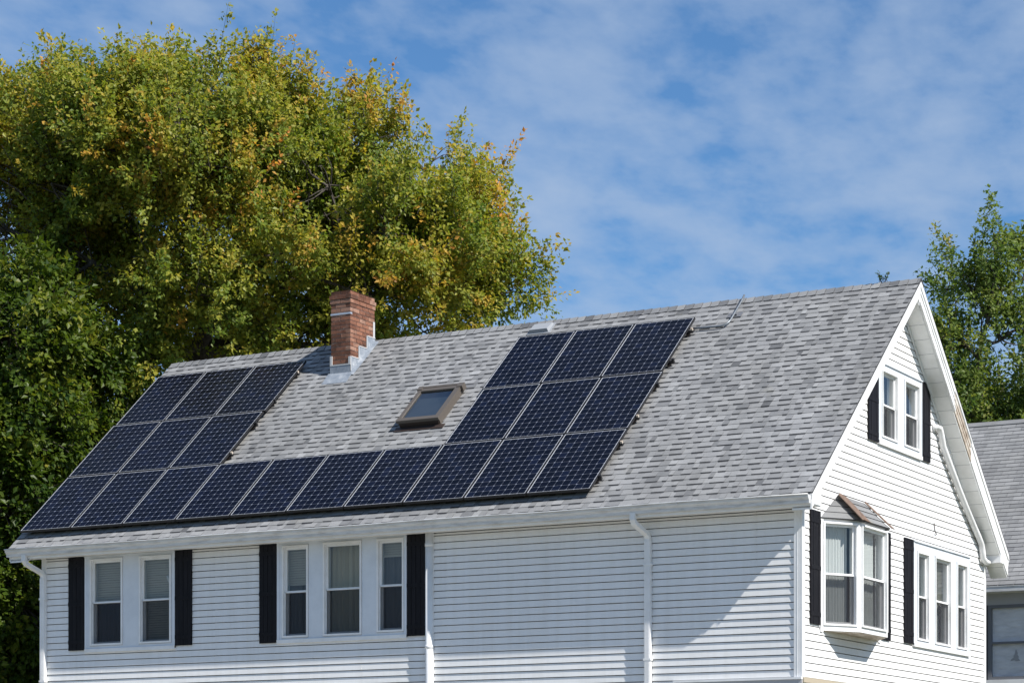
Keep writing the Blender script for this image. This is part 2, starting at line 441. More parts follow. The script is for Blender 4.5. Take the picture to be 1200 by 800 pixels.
# --- roof : deck + shingle courses
mb = MB()
TH = .05
deck = [(-OE + .01, ZE - .02), (YRIDGE, ZRIDGE - .022), (W + OE, ZE - .01), (W + OE, ZE - .06), (YRIDGE, ZRIDGE - .085), (-OE + .01, ZE - .065)]
mb.prism(deck, lambda p, x: (x, p[0], p[1]), XL + .01, XR - .01, 1)
mb.face([(XL, YRIDGE, ZRIDGE), (XR, YRIDGE, ZRIDGE), (XR, W + OE + .02, ZE - .005), (XL, W + OE + .02, ZE - .005)], 0, .45)
mb.face([(XR, YRIDGE, ZRIDGE), (XR, YRIDGE, ZRIDGE - .03), (XR, W + OE + .02, ZE - .035), (XR, W + OE + .02, ZE - .005)], 0, .1)
e = .1405; nrow = int(SR / e)
for k in range(nrow + 1):
    s0 = -.02 + k * e; s1 = min(s0 + e + .004, SR)
    if s1 <= s0: continue
    x = XL + random.uniform(-.2, 0); istab = True; rowtone = random.uniform(-.03, .03)
    while x < XR:
        w = random.choice([.08, .11, .14, .18, .22]) * random.uniform(.85, 1.15) if istab else random.choice([.08, .11, .15, .20]) * random.uniform(.85, 1.15)
        xa, xb = max(x, XL), min(x + w, XR)
        if xb - xa > .005:
            r_ = random.random()
            t = .50 + rowtone + random.gauss(0, .065) + (.16 if r_ < .07 else -.15 if r_ > .90 else 0)
            t = min(.95, max(.16, t))
            hb = .015 if istab else .008
            A, B, C_, D = RoofP(xa, s0, hb), RoofP(xb, s0, hb), RoofP(xb, s1, .003), RoofP(xa, s1, .003)
            mb.face([A, B, C_, D], 0, t)
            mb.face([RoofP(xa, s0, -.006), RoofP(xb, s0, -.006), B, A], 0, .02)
            if istab:
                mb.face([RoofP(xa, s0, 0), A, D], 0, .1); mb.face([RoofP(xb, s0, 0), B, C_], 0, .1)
                if k > 0:
                    sk = random.uniform(.018, .032)
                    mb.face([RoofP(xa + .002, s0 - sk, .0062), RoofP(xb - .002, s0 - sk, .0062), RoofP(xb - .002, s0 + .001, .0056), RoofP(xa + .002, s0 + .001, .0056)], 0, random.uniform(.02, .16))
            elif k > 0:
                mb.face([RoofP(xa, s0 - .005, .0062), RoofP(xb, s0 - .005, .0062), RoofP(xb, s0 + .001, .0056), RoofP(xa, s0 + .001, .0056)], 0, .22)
        x += w; istab = not istab
# ragged right edge of the shingles
mb.face([RoofP(XR, 0, .006), RoofP(XR, SR, .006), RoofP(XR, SR, -.02), RoofP(XR, 0, -.02)], 0, .12)
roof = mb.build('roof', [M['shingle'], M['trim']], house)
# ridge caps
mb = MB(); x = XL + .0
while x < XR - .02:
    w = .15; xb = min(x + w + .05, XR + .004); h0, h1 = .030, .014
    t = min(.9, max(.2, random.gauss(.5, .12))); hw = .13
    for sg in (-1, 1):
        def rp(xx, d, h): return (xx, YRIDGE + sg * d * CP + sg * h * SP, ZRIDGE - d * SP + h * CP + (.004 if d == 0 else 0))
        # exposed butt to the right
        mb.face([rp(x, 0, h1), rp(xb, 0, h0), rp(xb, hw, h0 - .01), rp(x, hw, h1 - .01)], 0, t)
        mb.face([rp(xb, 0, h0), rp(xb, hw, h0 - .01), rp(xb, hw, -.01), rp(xb, 0, -.01)], 0, .05)
        mb.face([rp(x, hw, h1 - .01), rp(xb, hw, h0 - .01), rp(xb, hw, -.006), rp(x, hw, -.006)], 0, .05)
    x += w
mb.build('ridge_cap', M['shingle'], roof)
# roof vent (low box near the top of the right array)
mb = MB(); mb.hexa([RoofP(-6.35, 5.36, .0), RoofP(-5.98, 5.36, .0), RoofP(-5.98, 5.62, .0), RoofP(-6.35, 5.62, .0), RoofP(-6.33, 5.38, .075), RoofP(-6.0, 5.38, .075), RoofP(-6.0, 5.61, .05), RoofP(-6.33, 5.61, .05)])
mb.box(RoofP, -6.38, -5.95, 5.33, 5.65, .012, .018)
mb.build('roof_vent', M['ventmetal'], roof)

# soffits, fascia, rake boards
mb = MB(); mb.box(lambda u, n, z: (u, n, z), XL + .02, XR - .03, -OE + .03, .0, 5.928, 5.95)
for i in range(1, 5): mb.box(lambda u, n, z: (u, n, z), XL + .02, XR - .03, -OE + .03 + i * .065, -OE + .034 + i * .065, 5.924, 5.928)
mb.build('eave_soffit', M['trim'], house)
mb = MB(); mb.box(PF, XL + .02, XR - .02, OE - .03, OE - .008, 5.905, ZE - .04); mb.build('eave_fascia', M['trim'], house)


def slope(side, x0, x1, d0, d1, y0, y1, mbx, m=0, ext=0):
    """board following the roof slope; d0,d1 vertical drop below roof plane; side -1 front, 1 back"""
    def zr(y): return ZE + ((y + OE) if side < 0 else (W + OE - y)) * TP
    mbx.hexa([(x0, y0, zr(y0) - d1), (x1, y0, zr(y0) - d1), (x1, y1, zr(y1) - d1), (x0, y1, zr(y1) - d1),
              (x0, y0, zr(y0) - d0), (x1, y0, zr(y0) - d0), (x1, y1, zr(y1) - d0), (x0, y1, zr(y1) - d0)], m)


# front-slope rake board and shingle mould
mb = MB(); slope(-1, XR - .035, XR - .012, .03, .235, -OE - .0, YRIDGE, mb); slope(-1, XR - .014, XR - .002, .03, .10, -OE, YRIDGE, mb)
mb.build('rake_board', M['trim'], house)
mb = MB(); YB0, YB1 = 5.55, 6.37
for y0, y1 in ((YRIDGE, YB0), (YB1, W + OE - .02)):
    slope(1, XR - .035, XR - .012, .03, .38, y0, y1, mb); slope(1, XR - .014, XR + .004, .03, .12, y0, y1, mb)
slope(1, XR - .034, XR + .008, .36, .40, YRIDGE - .02, YB0, mb); slope(1, XR - .034, XR - .0135, .20, .378, YRIDGE - .08, YRIDGE - .001, mb); slope(1, XR - .014, XR + .0, .19, .215, YRIDGE, YB0, mb)
slope(1, XR - .035, XR - .016, .03, .20, YB0, YB1, mb); slope(1, XR - .014, XR + .004, .03, .07, YB0, YB1, mb)
mb.build('rake_board', M['trim'], house)
mb = MB(); slope(1, XR - .045, XR - .012, .20, .38, YB0 + .01, YB1 - .01, mb); slope(1, XR - .012, XR - .002, .12, .2, YB0, YB1 - .05, mb)
slope(1, XR - .012, XR - .004, .27, .29, YB0, YB1 - .02, mb)
mb.build('weathered_board', M['rot'], house, 'bare weathered strip of the rear rake board')
# rake soffits with plank joints
mb = MB(); slope(-1, .0, XR - .03, .235, .26, -OE + .03, YRIDGE + .05, mb); mb.build('rake_soffit', M['trim'], house)
mb = MB(); slope(1, .0, XR - .03, .385, .41, YRIDGE - .09, W + OE - .02, mb)
y = YRIDGE + .25
while y < W + .2: slope(1, .0, XR - .04, .41, .413, y, y + .004, mb, 1); y += .215
mb.build('rake_soffit', [M['trim'], M['greypaint']], house)
mb = MB(); slope(1, .014, .034, .41, .47, YRIDGE + .22, W - .05, mb); mb.build('frieze_board', M['trim'], house)
# left gable end rake
mb = MB(); slope(-1, XL + .012, XL + .03, .03, .22, -OE, YRIDGE, mb); slope(1, XL + .012, XL + .03, .03, .22, YRIDGE, W + OE, mb); slope(-1, XL + .03, -L, .22, .24, -OE, YRIDGE, mb); mb.build('rake_board', M['trim'], house)
# boxed eave returns
mb = MB()
mb.hexa([(.0, W - .05, 5.92), (XR - .016, W - .05, 5.92), (XR - .016, W + OE - .02, 5.90), (.0, W + OE - .02, 5.90), (.0, W - .05, 6.28), (XR - .016, W - .05, 6.28), (XR - .016, W + OE - .02, 6.01), (.0, W + OE - .02, 6.01)])
mb.build('eave_return', M['trim'], house)
mb = MB(); mb.hexa([(.0, -OE + .01, 5.94), (XR - .018, -OE + .01, 5.94), (XR - .018, 0, 5.94), (.0, 0, 5.94), (.0, -OE + .01, 6.04), (XR - .018, -OE + .01, 6.04), (XR - .018, 0, 6.30), (.0, 0, 6.30)])
mb.build('eave_return', M['trim'], house)

# gutters: K profile
def gutter(x0, x1, yf, ztop, name='gutter', sgn=-1):
    pr = [(0, -.115), (.055, -.115), (.062, -.07), (.095, -.035), (.10, -.004), (.112, 0), (.112, .006), (.094, .006), (.088, -.03), (.055, -.065), (.05, -.105), (.004, -.105), (.004, .0), (0, 0)]
    m_ = MB(); n = 14
    for i in range(n):  # slight sag between hangers
        xa = x0 + (x1 - x0) * i / n; xb = x0 + (x1 - x0) * (i + 1) / n
        za = ztop + .006 * math.sin(i * 1.7); zb = ztop + .006 * math.sin((i + 1) * 1.7)
        for a, b in zip(pr, pr[1:] + pr[:1]):
            m_.face([(xa, yf + sgn * a[0], za + a[1]), (xb, yf + sgn * a[0], zb + a[1]), (xb, yf + sgn * b[0], zb + b[1]), (xa, yf + sgn * b[0], za + b[1])])
    for xx, i in ((x0, 0), (x1, n)):
        zz = ztop + .006 * math.sin(i * 1.7)
        m_.face([(xx, yf + sgn * a, zz + b) for a, b in [(0, -.115), (.055, -.115), (.062, -.07), (.095, -.035), (.10, -.004), (.112, 0), (0, 0)]])
    m_.tube([(x0 + (x1 - x0) * i / n, yf + sgn * .110, ztop + .003 + .006 * math.sin(i * 1.7)) for i in range(n + 1)], .0105, 8)
    for xx in (x0 + (x1 - x0) * .27, x0 + (x1 - x0) * .56, x0 + (x1 - x0) * .86):
        m_.box(lambda u, n_, z: (u, yf + sgn * n_, z), xx, xx + .02, .0, .1145, ztop - .02, ztop + .0065)
    return m_.build(name, M['gutter'], house)


gutter(XL - .01, XR - .03, -OE + .006, ZE - .035)
gutter(XL - .01, XR - .03, W + OE + .006, ZE - .06, sgn=1)

# downspouts
RECT = [(-.04, -.03), (.04, -.03), (.04, .03), (-.04, .03)]


def downspout(xtop, x, ytop, zt, label=None):
    m_ = MB()
    pth = [(xtop, ytop, zt), (xtop, ytop, zt - .09), (xtop + (x - xtop) * .06, ytop + .03, zt - .14), (x - (x - xtop) * .06, -.09, zt - .27), (x, -.055, zt - .32), (x, -.055, zt - .38)]
    m_.sweep(pth, RECT, 0, False, up=(0, 1, 0))
    m_.box(PF, x - .044, x + .044, .018, .088, .3, zt - .36)
    for dx in (-.02, .0, .02): m_.box(PF, x + dx - .004, x + dx + .004, .088, .0905, .3, zt - .37)
    for zz in (5.25, 3.9, 2.4): m_.box(PF, x - .06, x + .06, .016, .093, zz, zz + .03)
    return m_.build('downspout', M['trim'], house, label)


downspout(-13.52, -13.41, -OE - .03, ZE - .13)
downspout(-2.40, -2.33, -OE - .03, ZE - .13)
mb = MB(); mb.tube([(-5.985, -.035, .3), (-5.985, -.035, 5.93)], .062, 14); mb.box(PF, -6.05, -5.92, .012, .03, .3, 5.93)
for zz in (5.72, 4.2): mb.tube([(-5.985, -.035, zz), (-5.985, -.035, zz + .05)], .068, 14)
mb.build('drain_pipe', M['trim'], house)
# pipe along the rear rake on the gable
mb = MB(); n_ = .075
mb.sweep([(.0, 5.36, 7.80), (.05, 5.42, 7.83), (n_, 5.50, 7.82), (n_, 5.58, 7.72), (n_, 5.66, 7.56)] + [(n_, 5.66 + (7.56 - 5.66) * t, 7.56 + (6.22 - 7.56) * t - .05 * math.sin(t * 3.14)) for t in (.2, .4, .6, .8, 1)] + [(n_, 7.62, 6.10), (n_, 7.66, 5.98), (n_ + .01, 7.75, 5.93), (n_ + .02, 7.86, 5.92)],
         [(math.cos(k * math.pi / 5) * .055, math.sin(k * math.pi / 5) * .045) for k in range(10)], 0, True)
mb.build('drain_pipe', M['trim'], house)
mb = MB(); mb.tube([(.0, 5.40, 6.31), (.02, 5.40, 6.315), (.03, 5.405, 6.20), (.035, 5.43, 6.165), (.02, 5.52, 6.15)], .008, 6); mb.build('wire_hook', M['dkbrown'], house)


# ------------------------------------------------------------------ windows
def sheet(m_, P, u0, u1, z0, z1, n, amp, waves, seed, m=0):
    r_ = random.Random(seed); k = 36; ph = r_.uniform(0, 6)
    top = []; bot = []
    for i in range(k + 1):
        t = i / k; u = u0 + (u1 - u0) * t
        d = amp * (math.sin(t * waves * 6.28 + ph) + .5 * math.sin(t * waves * 11.3 + ph * 2))
        top.append(P(u, n + d * .6, z1)); bot.append(P(u, n + d, z0))
    for i in range(k): m_.face([bot[i], bot[i + 1], top[i + 1], top[i]], m, .5, True)


def lite(win, P, a, b, z0, z1, treat, seed, screen=True, ring=.03, meet=.5):
    m_ = MB()
    for bx in ((a, a + ring, z0, z1), (b - ring, b, z0, z1), (a + ring, b - ring, z0, z0 + ring), (a + ring, b - ring, z1 - ring, z1)):
        m_.box(P, bx[0], bx[1], -.13, .044, bx[2], bx[3])
    m_.build('window_frame', M['trim'], win)
    a2, b2, c, d = a + ring, b - ring, z0 + ring, z1 - ring; zm = c + (d - c) * meet; sw = .034
    for nm, q0, q1, n0, n1 in (('upper_sash', zm - .02, d, -.040, -.008), ('lower_sash', c, zm + .015, -.078, -.044)):
        m_ = MB()
        for bx in ((a2 + .001, a2 + sw, q0, q1), (b2 - sw, b2 - .001, q0, q1), (a2 + sw, b2 - sw, q0, q0 + sw), (a2 + sw, b2 - sw, q1 - sw, q1)):
            m_.box(P, bx[0], bx[1], n0, n1, bx[2], bx[3])
        m_.build(nm, M['trim'], win)
        m_ = MB(); ng = (n0 + n1) / 2; m_.face([P(a2 + sw - .004, ng, q0 + sw - .004), P(b2 - sw + .004, ng, q0 + sw - .004), P(b2 - sw + .004, ng, q1 - sw + .004), P(a2 + sw - .004, ng, q1 - sw + .004)])
        m_.build('pane', M['glass'], win)
    if screen:
        m_ = MB(); m_.face([P(a2, -.004, c), P(b2, -.004, c), P(b2, -.004, zm - .005), P(a2, -.004, zm - .005)]); m_.build('insect_screen', M['screen'], win)
        m_ = MB()
        for bx in ((a2 + .001, a2 + .014, c + .001, zm - .005), (b2 - .014, b2 - .001, c + .001, zm - .005)): m_.box(P, bx[0], bx[1], -.006, .004, bx[2], bx[3])
        m_.box(P, a2, b2, -.006, .004, zm - .018, zm - .004); m_.build('screen_frame', M['trim'], win)
    m_ = MB(); q = .25; e0, e1, e2, e3 = a - q, b + q, z0 - q, z1 + .1
    m_.face([P(e0, -.8, e2), P(e1, -.8, e2), P(e1, -.8, e3), P(e0, -.8, e3)])
    for w0, w1, w2, w3 in ((e0, e0, e2, e3), (e1, e1, e2, e3)): m_.face([P(w0, -.13, w2), P(w0, -.8, w2), P(w0, -.8, w3), P(w0, -.13, w3)])
    for zz in (e2, e3): m_.face([P(e0, -.13, zz), P(e1, -.13, zz), P(e1, -.8, zz), P(e0, -.8, zz)])
    for w0, w1, w2, w3 in ((e0, a, e2, e3), (b, e1, e2, e3), (a, b, e2, z0), (a, b, z1, e3)): m_.face([P(w0, -.131, w2), P(w1, -.131, w2), P(w1, -.131, w3), P(w0, -.131, w3)])
    m_.build('room', M['room'], win)
    for kind, f0, f1, mt in treat:
        y0, y1 = c + (d - c) * f0, c + (d - c) * f1
        if kind == 'blind':
            m_ = MB(); z = y1 - .03; m_.box(P, a2, b2, -.135, -.105, y1 - .03, y1)
            r_ = random.Random(seed)
            while z > y0:
                tl = r_.uniform(-.0015, .0015)
                m_.hexa([P(a2 + .004, -.128, z - .016), P(b2 - .004, -.128, z - .016 + tl), P(b2 - .004, -.126, z - .016 + tl), P(a2 + .004, -.126, z - .016), P(a2 + .004, -.104, z + .016), P(b2 - .004, -.104, z + .016 + tl), P(b2 - .004, -.102, z + .016 + tl), P(a2 + .004, -.102, z + .016)])
                z -= .038
            m_.build('blind', M[mt], win)
        elif kind == 'curtain':
            m_ = MB(); sheet(m_, P, a2 - .05, b2 + .05, y0, y1, -.19, .028, 6 * (b - a) / .6, seed); m_.build('curtain', M[mt], win)
        elif kind == 'part':
            m_ = MB(); wd = (b2 - a2); sheet(m_, P, a2 - .05, a2 + wd * .42, y0, y1, -.19, .03, 4, seed); sheet(m_, P, a2 + wd * .62, b2 + .05, y0, y1, -.19, .03, 4, seed + 1); m_.build('curtain', M[mt], win)


def window(P, u0, u1, z0, z1, lites, treats, label, hood=True, seed=0, screens=True):
    m_ = MB(); ls = sorted(lites); t = .028
    edges = [u0] + [v for l in ls for v in (l[0], l[1])] + [u1]
    gp = .006
    for i in range(0, len(edges), 2): m_.box(P, edges[i] + (gp if i else 0), edges[i + 1] - (gp if i < len(edges) - 2 else 0), -.01, t, z0, z1)
    for l in ls: m_.box(P, l[0] - gp, l[1] + gp, -.01, t, z0, l[2] - gp); m_.box(P, l[0] - gp, l[1] + gp, -.01, t, l[3] + gp, z1)
    # raised edge band round the whole unit
    m_.box(P, u0 - .012, u0 + .03, .0, t + .008, z0, z1); m_.box(P, u1 - .03, u1 + .012, .0, t + .008, z0, z1)
    if hood: m_.box(P, u0 - .015, u1 + .015, .0, .05, z1, z1 + .018)
    w = m_.build('window', M['casing'], house, label)
    m_ = MB(); m_.box(P, u0 - .012, u1 + .012, .0, .046, z0 - .022, z0 + .035); m_.build('sill', M['trim'], w)
    for i, l in enumerate(ls): lite(w, P, *l, treats[i], seed + i * 7, screens)
    return w


wA = window(PF, -12.545, -10.745, 4.38, 5.905, LITES_A,
       [[('blind', .49, 1, 'blind'), ('curtain', 0, .5, 'curtain_navy')], [('blind', .02, 1, 'blind')]], 'twin window with half drawn blinds', seed=1)
# loose pale slat hanging in the right sash
mb = MB(); mb.sweep([(-10.98, .098, 5.545), (-10.96, .096, 5.48), (-10.92, .096, 5.435), (-10.875, .096, 5.41)], [(-.02, -.002), (.02, -.002), (.02, .002), (-.02, .002)], 0, True, up=(0, 1, 0)); mb.build('bent_slat', M['curtain'], wA)
window(PF, -8.745, -6.40, 4.392, 5.92, LITES_B,
       [[('blind', .58, 1, 'blind'), ('part', 0, .98, 'curtain_grey')], [('curtain', 0, 1, 'curtain_beige')], [('blind', .82, 1, 'blind'), ('curtain', 0, .98, 'curtain_grey')]], 'triple window with curtains on the long wall', seed=20)
window(PGable, 2.93, 4.79, 7.245, 8.44, LITES_T,
       [[('curtain', 0, 1, 'curtain')], [('part', 0, 1, 'curtain')]], 'small twin attic window under the gable peak', seed=40)
window(PGable, 4.44, 7.10, 4.335, 5.93, LITES_S,
       [[('curtain', .0, 1, 'curtain_reflect_green')], [('blind', .48, 1, 'blind'), ('part', 0, .98, 'curtain')], [('curtain', 0, 1, 'curtain_reflect_green')]], 'triple window on the gable wall', seed=60)


def shutter(P, u0, u1, z0, z1, cut=None, label=None):
    m_ = MB(); n = 4; w = (u1 - u0) / n

    def zt(u):
        return z1 if cut is None else min(z1, cut(u))
    for i in range(n):
        a, b = u0 + i * w + .003, u0 + (i + 1) * w - .003; d = .034 + .002 * (i % 2)
        m_.hexa([P(a, .016, z0), P(b, .016, z0), P(b, d, z0), P(a, d, z0), P(a, .016, zt(a)), P(b, .016, zt(b)), P(b, d, zt(b)), P(a, d, zt(a))])
    m_.hexa([P(u0, .014, z0 + .004), P(u1, .014, z0 + .004), P(u1, .027, z0 + .004), P(u0, .027, z0 + .004), P(u0, .014, zt(u0) - .004), P(u1, .014, zt(u1) - .004), P(u1, .027, zt(u1) - .004), P(u0, .027, zt(u0) - .004)])
    for f in (.09, .5, .91):
        z = z0 + (z1 - z0) * f
        if z + .05 < min(zt(u0), zt(u1)): m_.box(P, u0 + .002, u1 - .002, .03, .041, z - .03, z + .03)
    return m_.build('shutter', M['shutter'], house, label)


shutter(PF, -12.90, -12.565, 4.40, 5.915); shutter(PF, -10.73, -10.40, 4.41, 5.915)
shutter(PF, -9.095, -8.765, 4.385, 5.915); shutter(PF, -6.382, -6.062, 4.40, 5.92)
shutter(PGable, .27, .63, 4.36, 5.95); shutter(PGable, 3.06, 3.42, 4.33, 5.945); shutter(PGable, 4.03, 4.42, 4.345, 5.95)
shutter(PGable, 2.50, 2.905, 7.235, 8.46, lambda u: ZE + (u + OE) * TP - .30, 'attic shutter with its top cut to the roof slope')
shutter(PGable, 4.82, 5.19, 7.235, 8.46, lambda u: ZE + (W + OE - u) * TP - .50, 'attic shutter with its top cut to the roof slope')

# ------------------------------------------------------------------ bay window
ZB0, ZB1 = 4.37, 5.84
bp_ = [(.0, .74), (.35, 1.28), (.35, 2.37), (.0, 2.91)]  # (x,y) plan
mb = MB()
mb.prism([(.0, .70), (.37, 1.265), (.37, 2.385), (.0, 2.95)], lambda p, z: (p[0], p[1], z), ZB0 - .075, ZB0)
mb.prism([(.0, .74), (.34, 1.285), (.34, 2.365), (.0, 2.91)], lambda p, z: (p[0], p[1], z), ZB1 - .01, ZB1 + .04)
for p in (bp_[1], bp_[2]): mb.prism([(p[0] - .06, p[1] - .045), (p[0] + .012, p[1] - .045), (p[0] + .012, p[1] + .045), (p[0] - .06, p[1] + .045)], lambda q, z: (q[0], q[1], z), ZB0, ZB1)
mb.box(PGable, .645, .74, .014, .03, ZB0 - .10, ZB1 + .02); mb.box(PGable, 2.91, 3.02, .014, .03, ZB0 - .10, ZB1 + .02)
bay = mb.build('bay_window', M['trim'], house, 'projecting bay window with its own little shingle roof')


def seg(p, q):
    p = np.array(p); q = np.array(q); d = (q - p); ln = np.linalg.norm(d); d /= ln; nrm = np.array([d[1], -d[0]])
    return (lambda u, n, z: (p[0] + d[0] * u + nrm[0] * n, p[1] + d[1] * u + nrm[1] * n, z)), ln


for i, (p, q) in enumerate(zip(bp_[:-1], bp_[1:])):
    Pb, ln = seg(p, q); a, b = (.012, ln - .045) if i == 0 else (.045, ln - .045) if i == 1 else (.045, ln - .012)
    # reuse the double-hung unit without the room box
    n0 = len(bpy.data.objects)
    lite(bay, Pb, a, b, ZB0, ZB1 - .01, [], 90 + i, True, .026)
    for o in [o for o in bpy.data.objects if o.parent == bay and o.name.split('.')[0] == 'room']: bpy.data.objects.remove(o)
    m_ = MB(); sheet(m_, Pb, a + (.12 if i == 0 else .05), b - (.05 if i == 0 else .1), ZB0 + .03, ZB1 - .05, -.15, .012, 9 * ln / .6, 97 + i); m_.build('curtain', M['curtain'], bay)
mb = MB(); q = (.5, 3.2, 4.1, 6.0)
mb.face([PGable(q[0], -.9, q[2]), PGable(q[1], -.9, q[2]), PGable(q[1], -.9, q[3]), PGable(q[0], -.9, q[3])])
for uu in q[:2]: mb.face([PGable(uu, -.02, q[2]), PGable(uu, -.9, q[2]), PGable(uu, -.9, q[3]), PGable(uu, -.02, q[3])])
for zz in q[2:]: mb.face([PGable(q[0], -.02, zz), PGable(q[1], -.02, zz), PGable(q[1], -.9, zz), PGable(q[0], -.9, zz)])
mb.build('room', M['room'], bay)
# bay roof
ze_, zt_ = ZB1 + .035, 6.275
E_ = [(.0, .68), (.40, 1.25), (.40, 2.40), (.0, 2.97)]; T_ = [(.012, 1.34), (.012, 2.36)]
mb = MB()


def strip(p0, p1, t0, t1, tone0):
    k = 4
    for i in range(k):
        f0, f1 = i / k, (i + 1) / k
        def lp(a, b, f): return tuple(np.array(a) * (1 - f) + np.array(b) * f)
        A, B, C_, D = lp(p0, t0, f0), lp(p1, t1, f0), lp(p1, t1, f1), lp(p0, t0, f1)
        lift = .008; A = (A[0] + lift, A[1], A[2] + lift); B = (B[0] + lift, B[1], B[2] + lift)
        mb.face([A, B, C_, D], 0, tone0 + random.uniform(-.05, .05)); mb.face([lp(p0, t0, f0), lp(p1, t1, f0), B, A], 0, .02)


Z3 = lambda p, z: (p[0], p[1], z)
strip(Z3(E_[0], ze_), Z3(E_[1], ze_), Z3(T_[0], zt_), Z3(T_[0], zt_), .36)
strip(Z3(E_[1], ze_), Z3(E_[2], ze_), Z3(T_[0], zt_), Z3(T_[1], zt_), .36)
strip(Z3(E_[2], ze_), Z3(E_[3], ze_), Z3(T_[1], zt_), Z3(T_[1], zt_), .36)
mb.face([Z3(p, ze_ - .003) for p in E_], 0, .2)
mb.build('bay_roof', M['shingle'], bay)
mb = MB()
for e0, t0 in ((E_[1], T_[0]), (E_[2], T_[1])):
    A = np.array(Z3(e0, ze_)); B = np.array(Z3(t0, zt_)); d = B - A; d /= np.linalg.norm(d)
    for sgn in (-1, 1):
        out = np.array([.3, sgn * .9, -.18]) if e0 is E_[1] else np.array([.3, sgn * .9, -.18]); wv = out * (.165 if e0 is E_[1] else .06)
        lf = np.array([.016, 0, .02])
        mb.hexa([A + lf - d * .02, B + lf, B + lf + wv - np.array([0, 0, .02]), A + lf + wv - d * .02, A + lf * 1.4 - d * .02, B + lf * 1.4, B + lf * 1.4 + wv - np.array([0, 0, .02]), A + lf * 1.4 + wv - d * .02])
mb.build('hip_flashing', M['copper'], bay)
mb = MB(); mb.face([(.0, .71, ZB0 - .078), (.36, 1.27, ZB0 - .078), (.36, 2.38, ZB0 - .078), (.0, 2.94, ZB0 - .078)]); mb.build('bay_underside', M['rot'], bay)

# ------------------------------------------------------------------ chimney
CX0, CX1, CY0, CY1, CZT = -9.90, -9.51, 3.18, 3.93, 10.58
Z0C = ZE + (CY0 + OE) * TP - .3
chim_m = MB(); chim_m.box(lambda u, n, z: (u, n, z), CX0 + .009, CX1 - .009, CY0 + .009, CY1 - .009, Z0C, CZT - .01)
chim = chim_m.build('chimney', M['mortar'], house)
mb = MB(); ch = .0725; nb = int((CZT - Z0C) / ch); bh = .061


def ring(x0, x1, y0, y1, z, odd, jit=.002):
    bl = .205; th = .095
    for axis, a0, a1 in ((0, x0, x1), (1, y0, y1)):
        for side in (0, 1):
            lo, hi = (a0, a1) if (odd == (axis == 0)) else (a0 + th, a1 - th)
            n = max(1, round((hi - lo) / bl)); st = (hi - lo) / n
            for i in range(n):
                p, q_ = lo + i * st + (.005 if i else 0), lo + (i + 1) * st - (.005 if i < n - 1 else 0); j = random.uniform(-jit, jit)
                if axis == 0:
                    yy = (y0 + j, y0 + th) if side == 0 else (y1 - th, y1 + j); xx = (p, q_)
                else:
                    xx = (x0 + j, x0 + th) if side == 0 else (x1 - th, x1 + j); yy = (p, q_)
                mb.hexa([(xx[0], yy[0], z), (xx[1], yy[0], z), (xx[1], yy[1], z), (xx[0], yy[1], z), (xx[0], yy[0], z + bh), (xx[1], yy[0], z + bh), (xx[1], yy[1], z + bh), (xx[0], yy[1], z + bh)])


for i in range(nb):
    z = CZT - (i + 1) * ch; o = (.0, .02, .012, 0.0)[min(i, 3)] if i < 3 else 0
    ring(CX0 - o, CX1 + o, CY0 - o, CY1 + o, z, i % 2 == 0, .0035 if i < 2 else .002)
mb.build('brickwork', M['brick'], chim)
mb = MB(); mb.hexa([(CX0 - .01, CY0 - .01, CZT - .012), (CX1 + .01, CY0 - .01, CZT - .012), (CX1 + .01, CY1 + .01, CZT - .012), (CX0 - .01, CY1 + .01, CZT - .012), (CX0 + .06, CY0 + .06, CZT + .004), (CX1 - .06, CY0 + .06, CZT + .004), (CX1 - .06, CY1 - .06, CZT + .004), (CX0 + .06, CY1 - .06, CZT + .004)])
mb.build('mortar_crown', M['mortar'], chim)
mb = MB(); zz = CZT - .40
mb.box(lambda u, n, z: (u, n, z), CX0 - .006, CX1 + .006, CY0 - .006, CY0 - .001, zz - .012, zz + .018); mb.box(lambda u, n, z: (u, n, z), CX1 + .001, CX1 + .006, CY0 - .001, CY0 + .05, zz - .012, zz + .018)
mb.build('metal_strap', M['silver'], chim)
mb = MB(); mb.box(lambda u, n, z: (u, n, z), CX1 + .001, CX1 + .007, CY1 - .05, CY1 + .002, Z0C + .9, CZT - .42); mb.build('mortar_patch', M['caulk'], chim)


def zroof(y): return ZE + (y + OE) * TP


mb = MB(); IX = lambda u, n, z: (u, n, z)
# apron in front
mb.hexa([(CX0 - .05, CY0 - .22, zroof(CY0 - .22) + .012), (CX1 + .06, CY0 - .22, zroof(CY0 - .22) + .012), (CX1 + .06, CY0 - .008, zroof(CY0) + .03), (CX0 - .05, CY0 - .008, zroof(CY0) + .03),
         (CX0 - .05, CY0 - .22, zroof(CY0 - .22) + .02), (CX1 + .06, CY0 - .22, zroof(CY0 - .22) + .02), (CX1 + .06, CY0 - .008, zroof(CY0) + .04), (CX0 - .05, CY0 - .008, zroof(CY0) + .04)])
mb.box(IX, CX0 - .012, CX1 + .012, CY0 - .014, CY0 - .002, zroof(CY0) - .02, zroof(CY0) + .17)
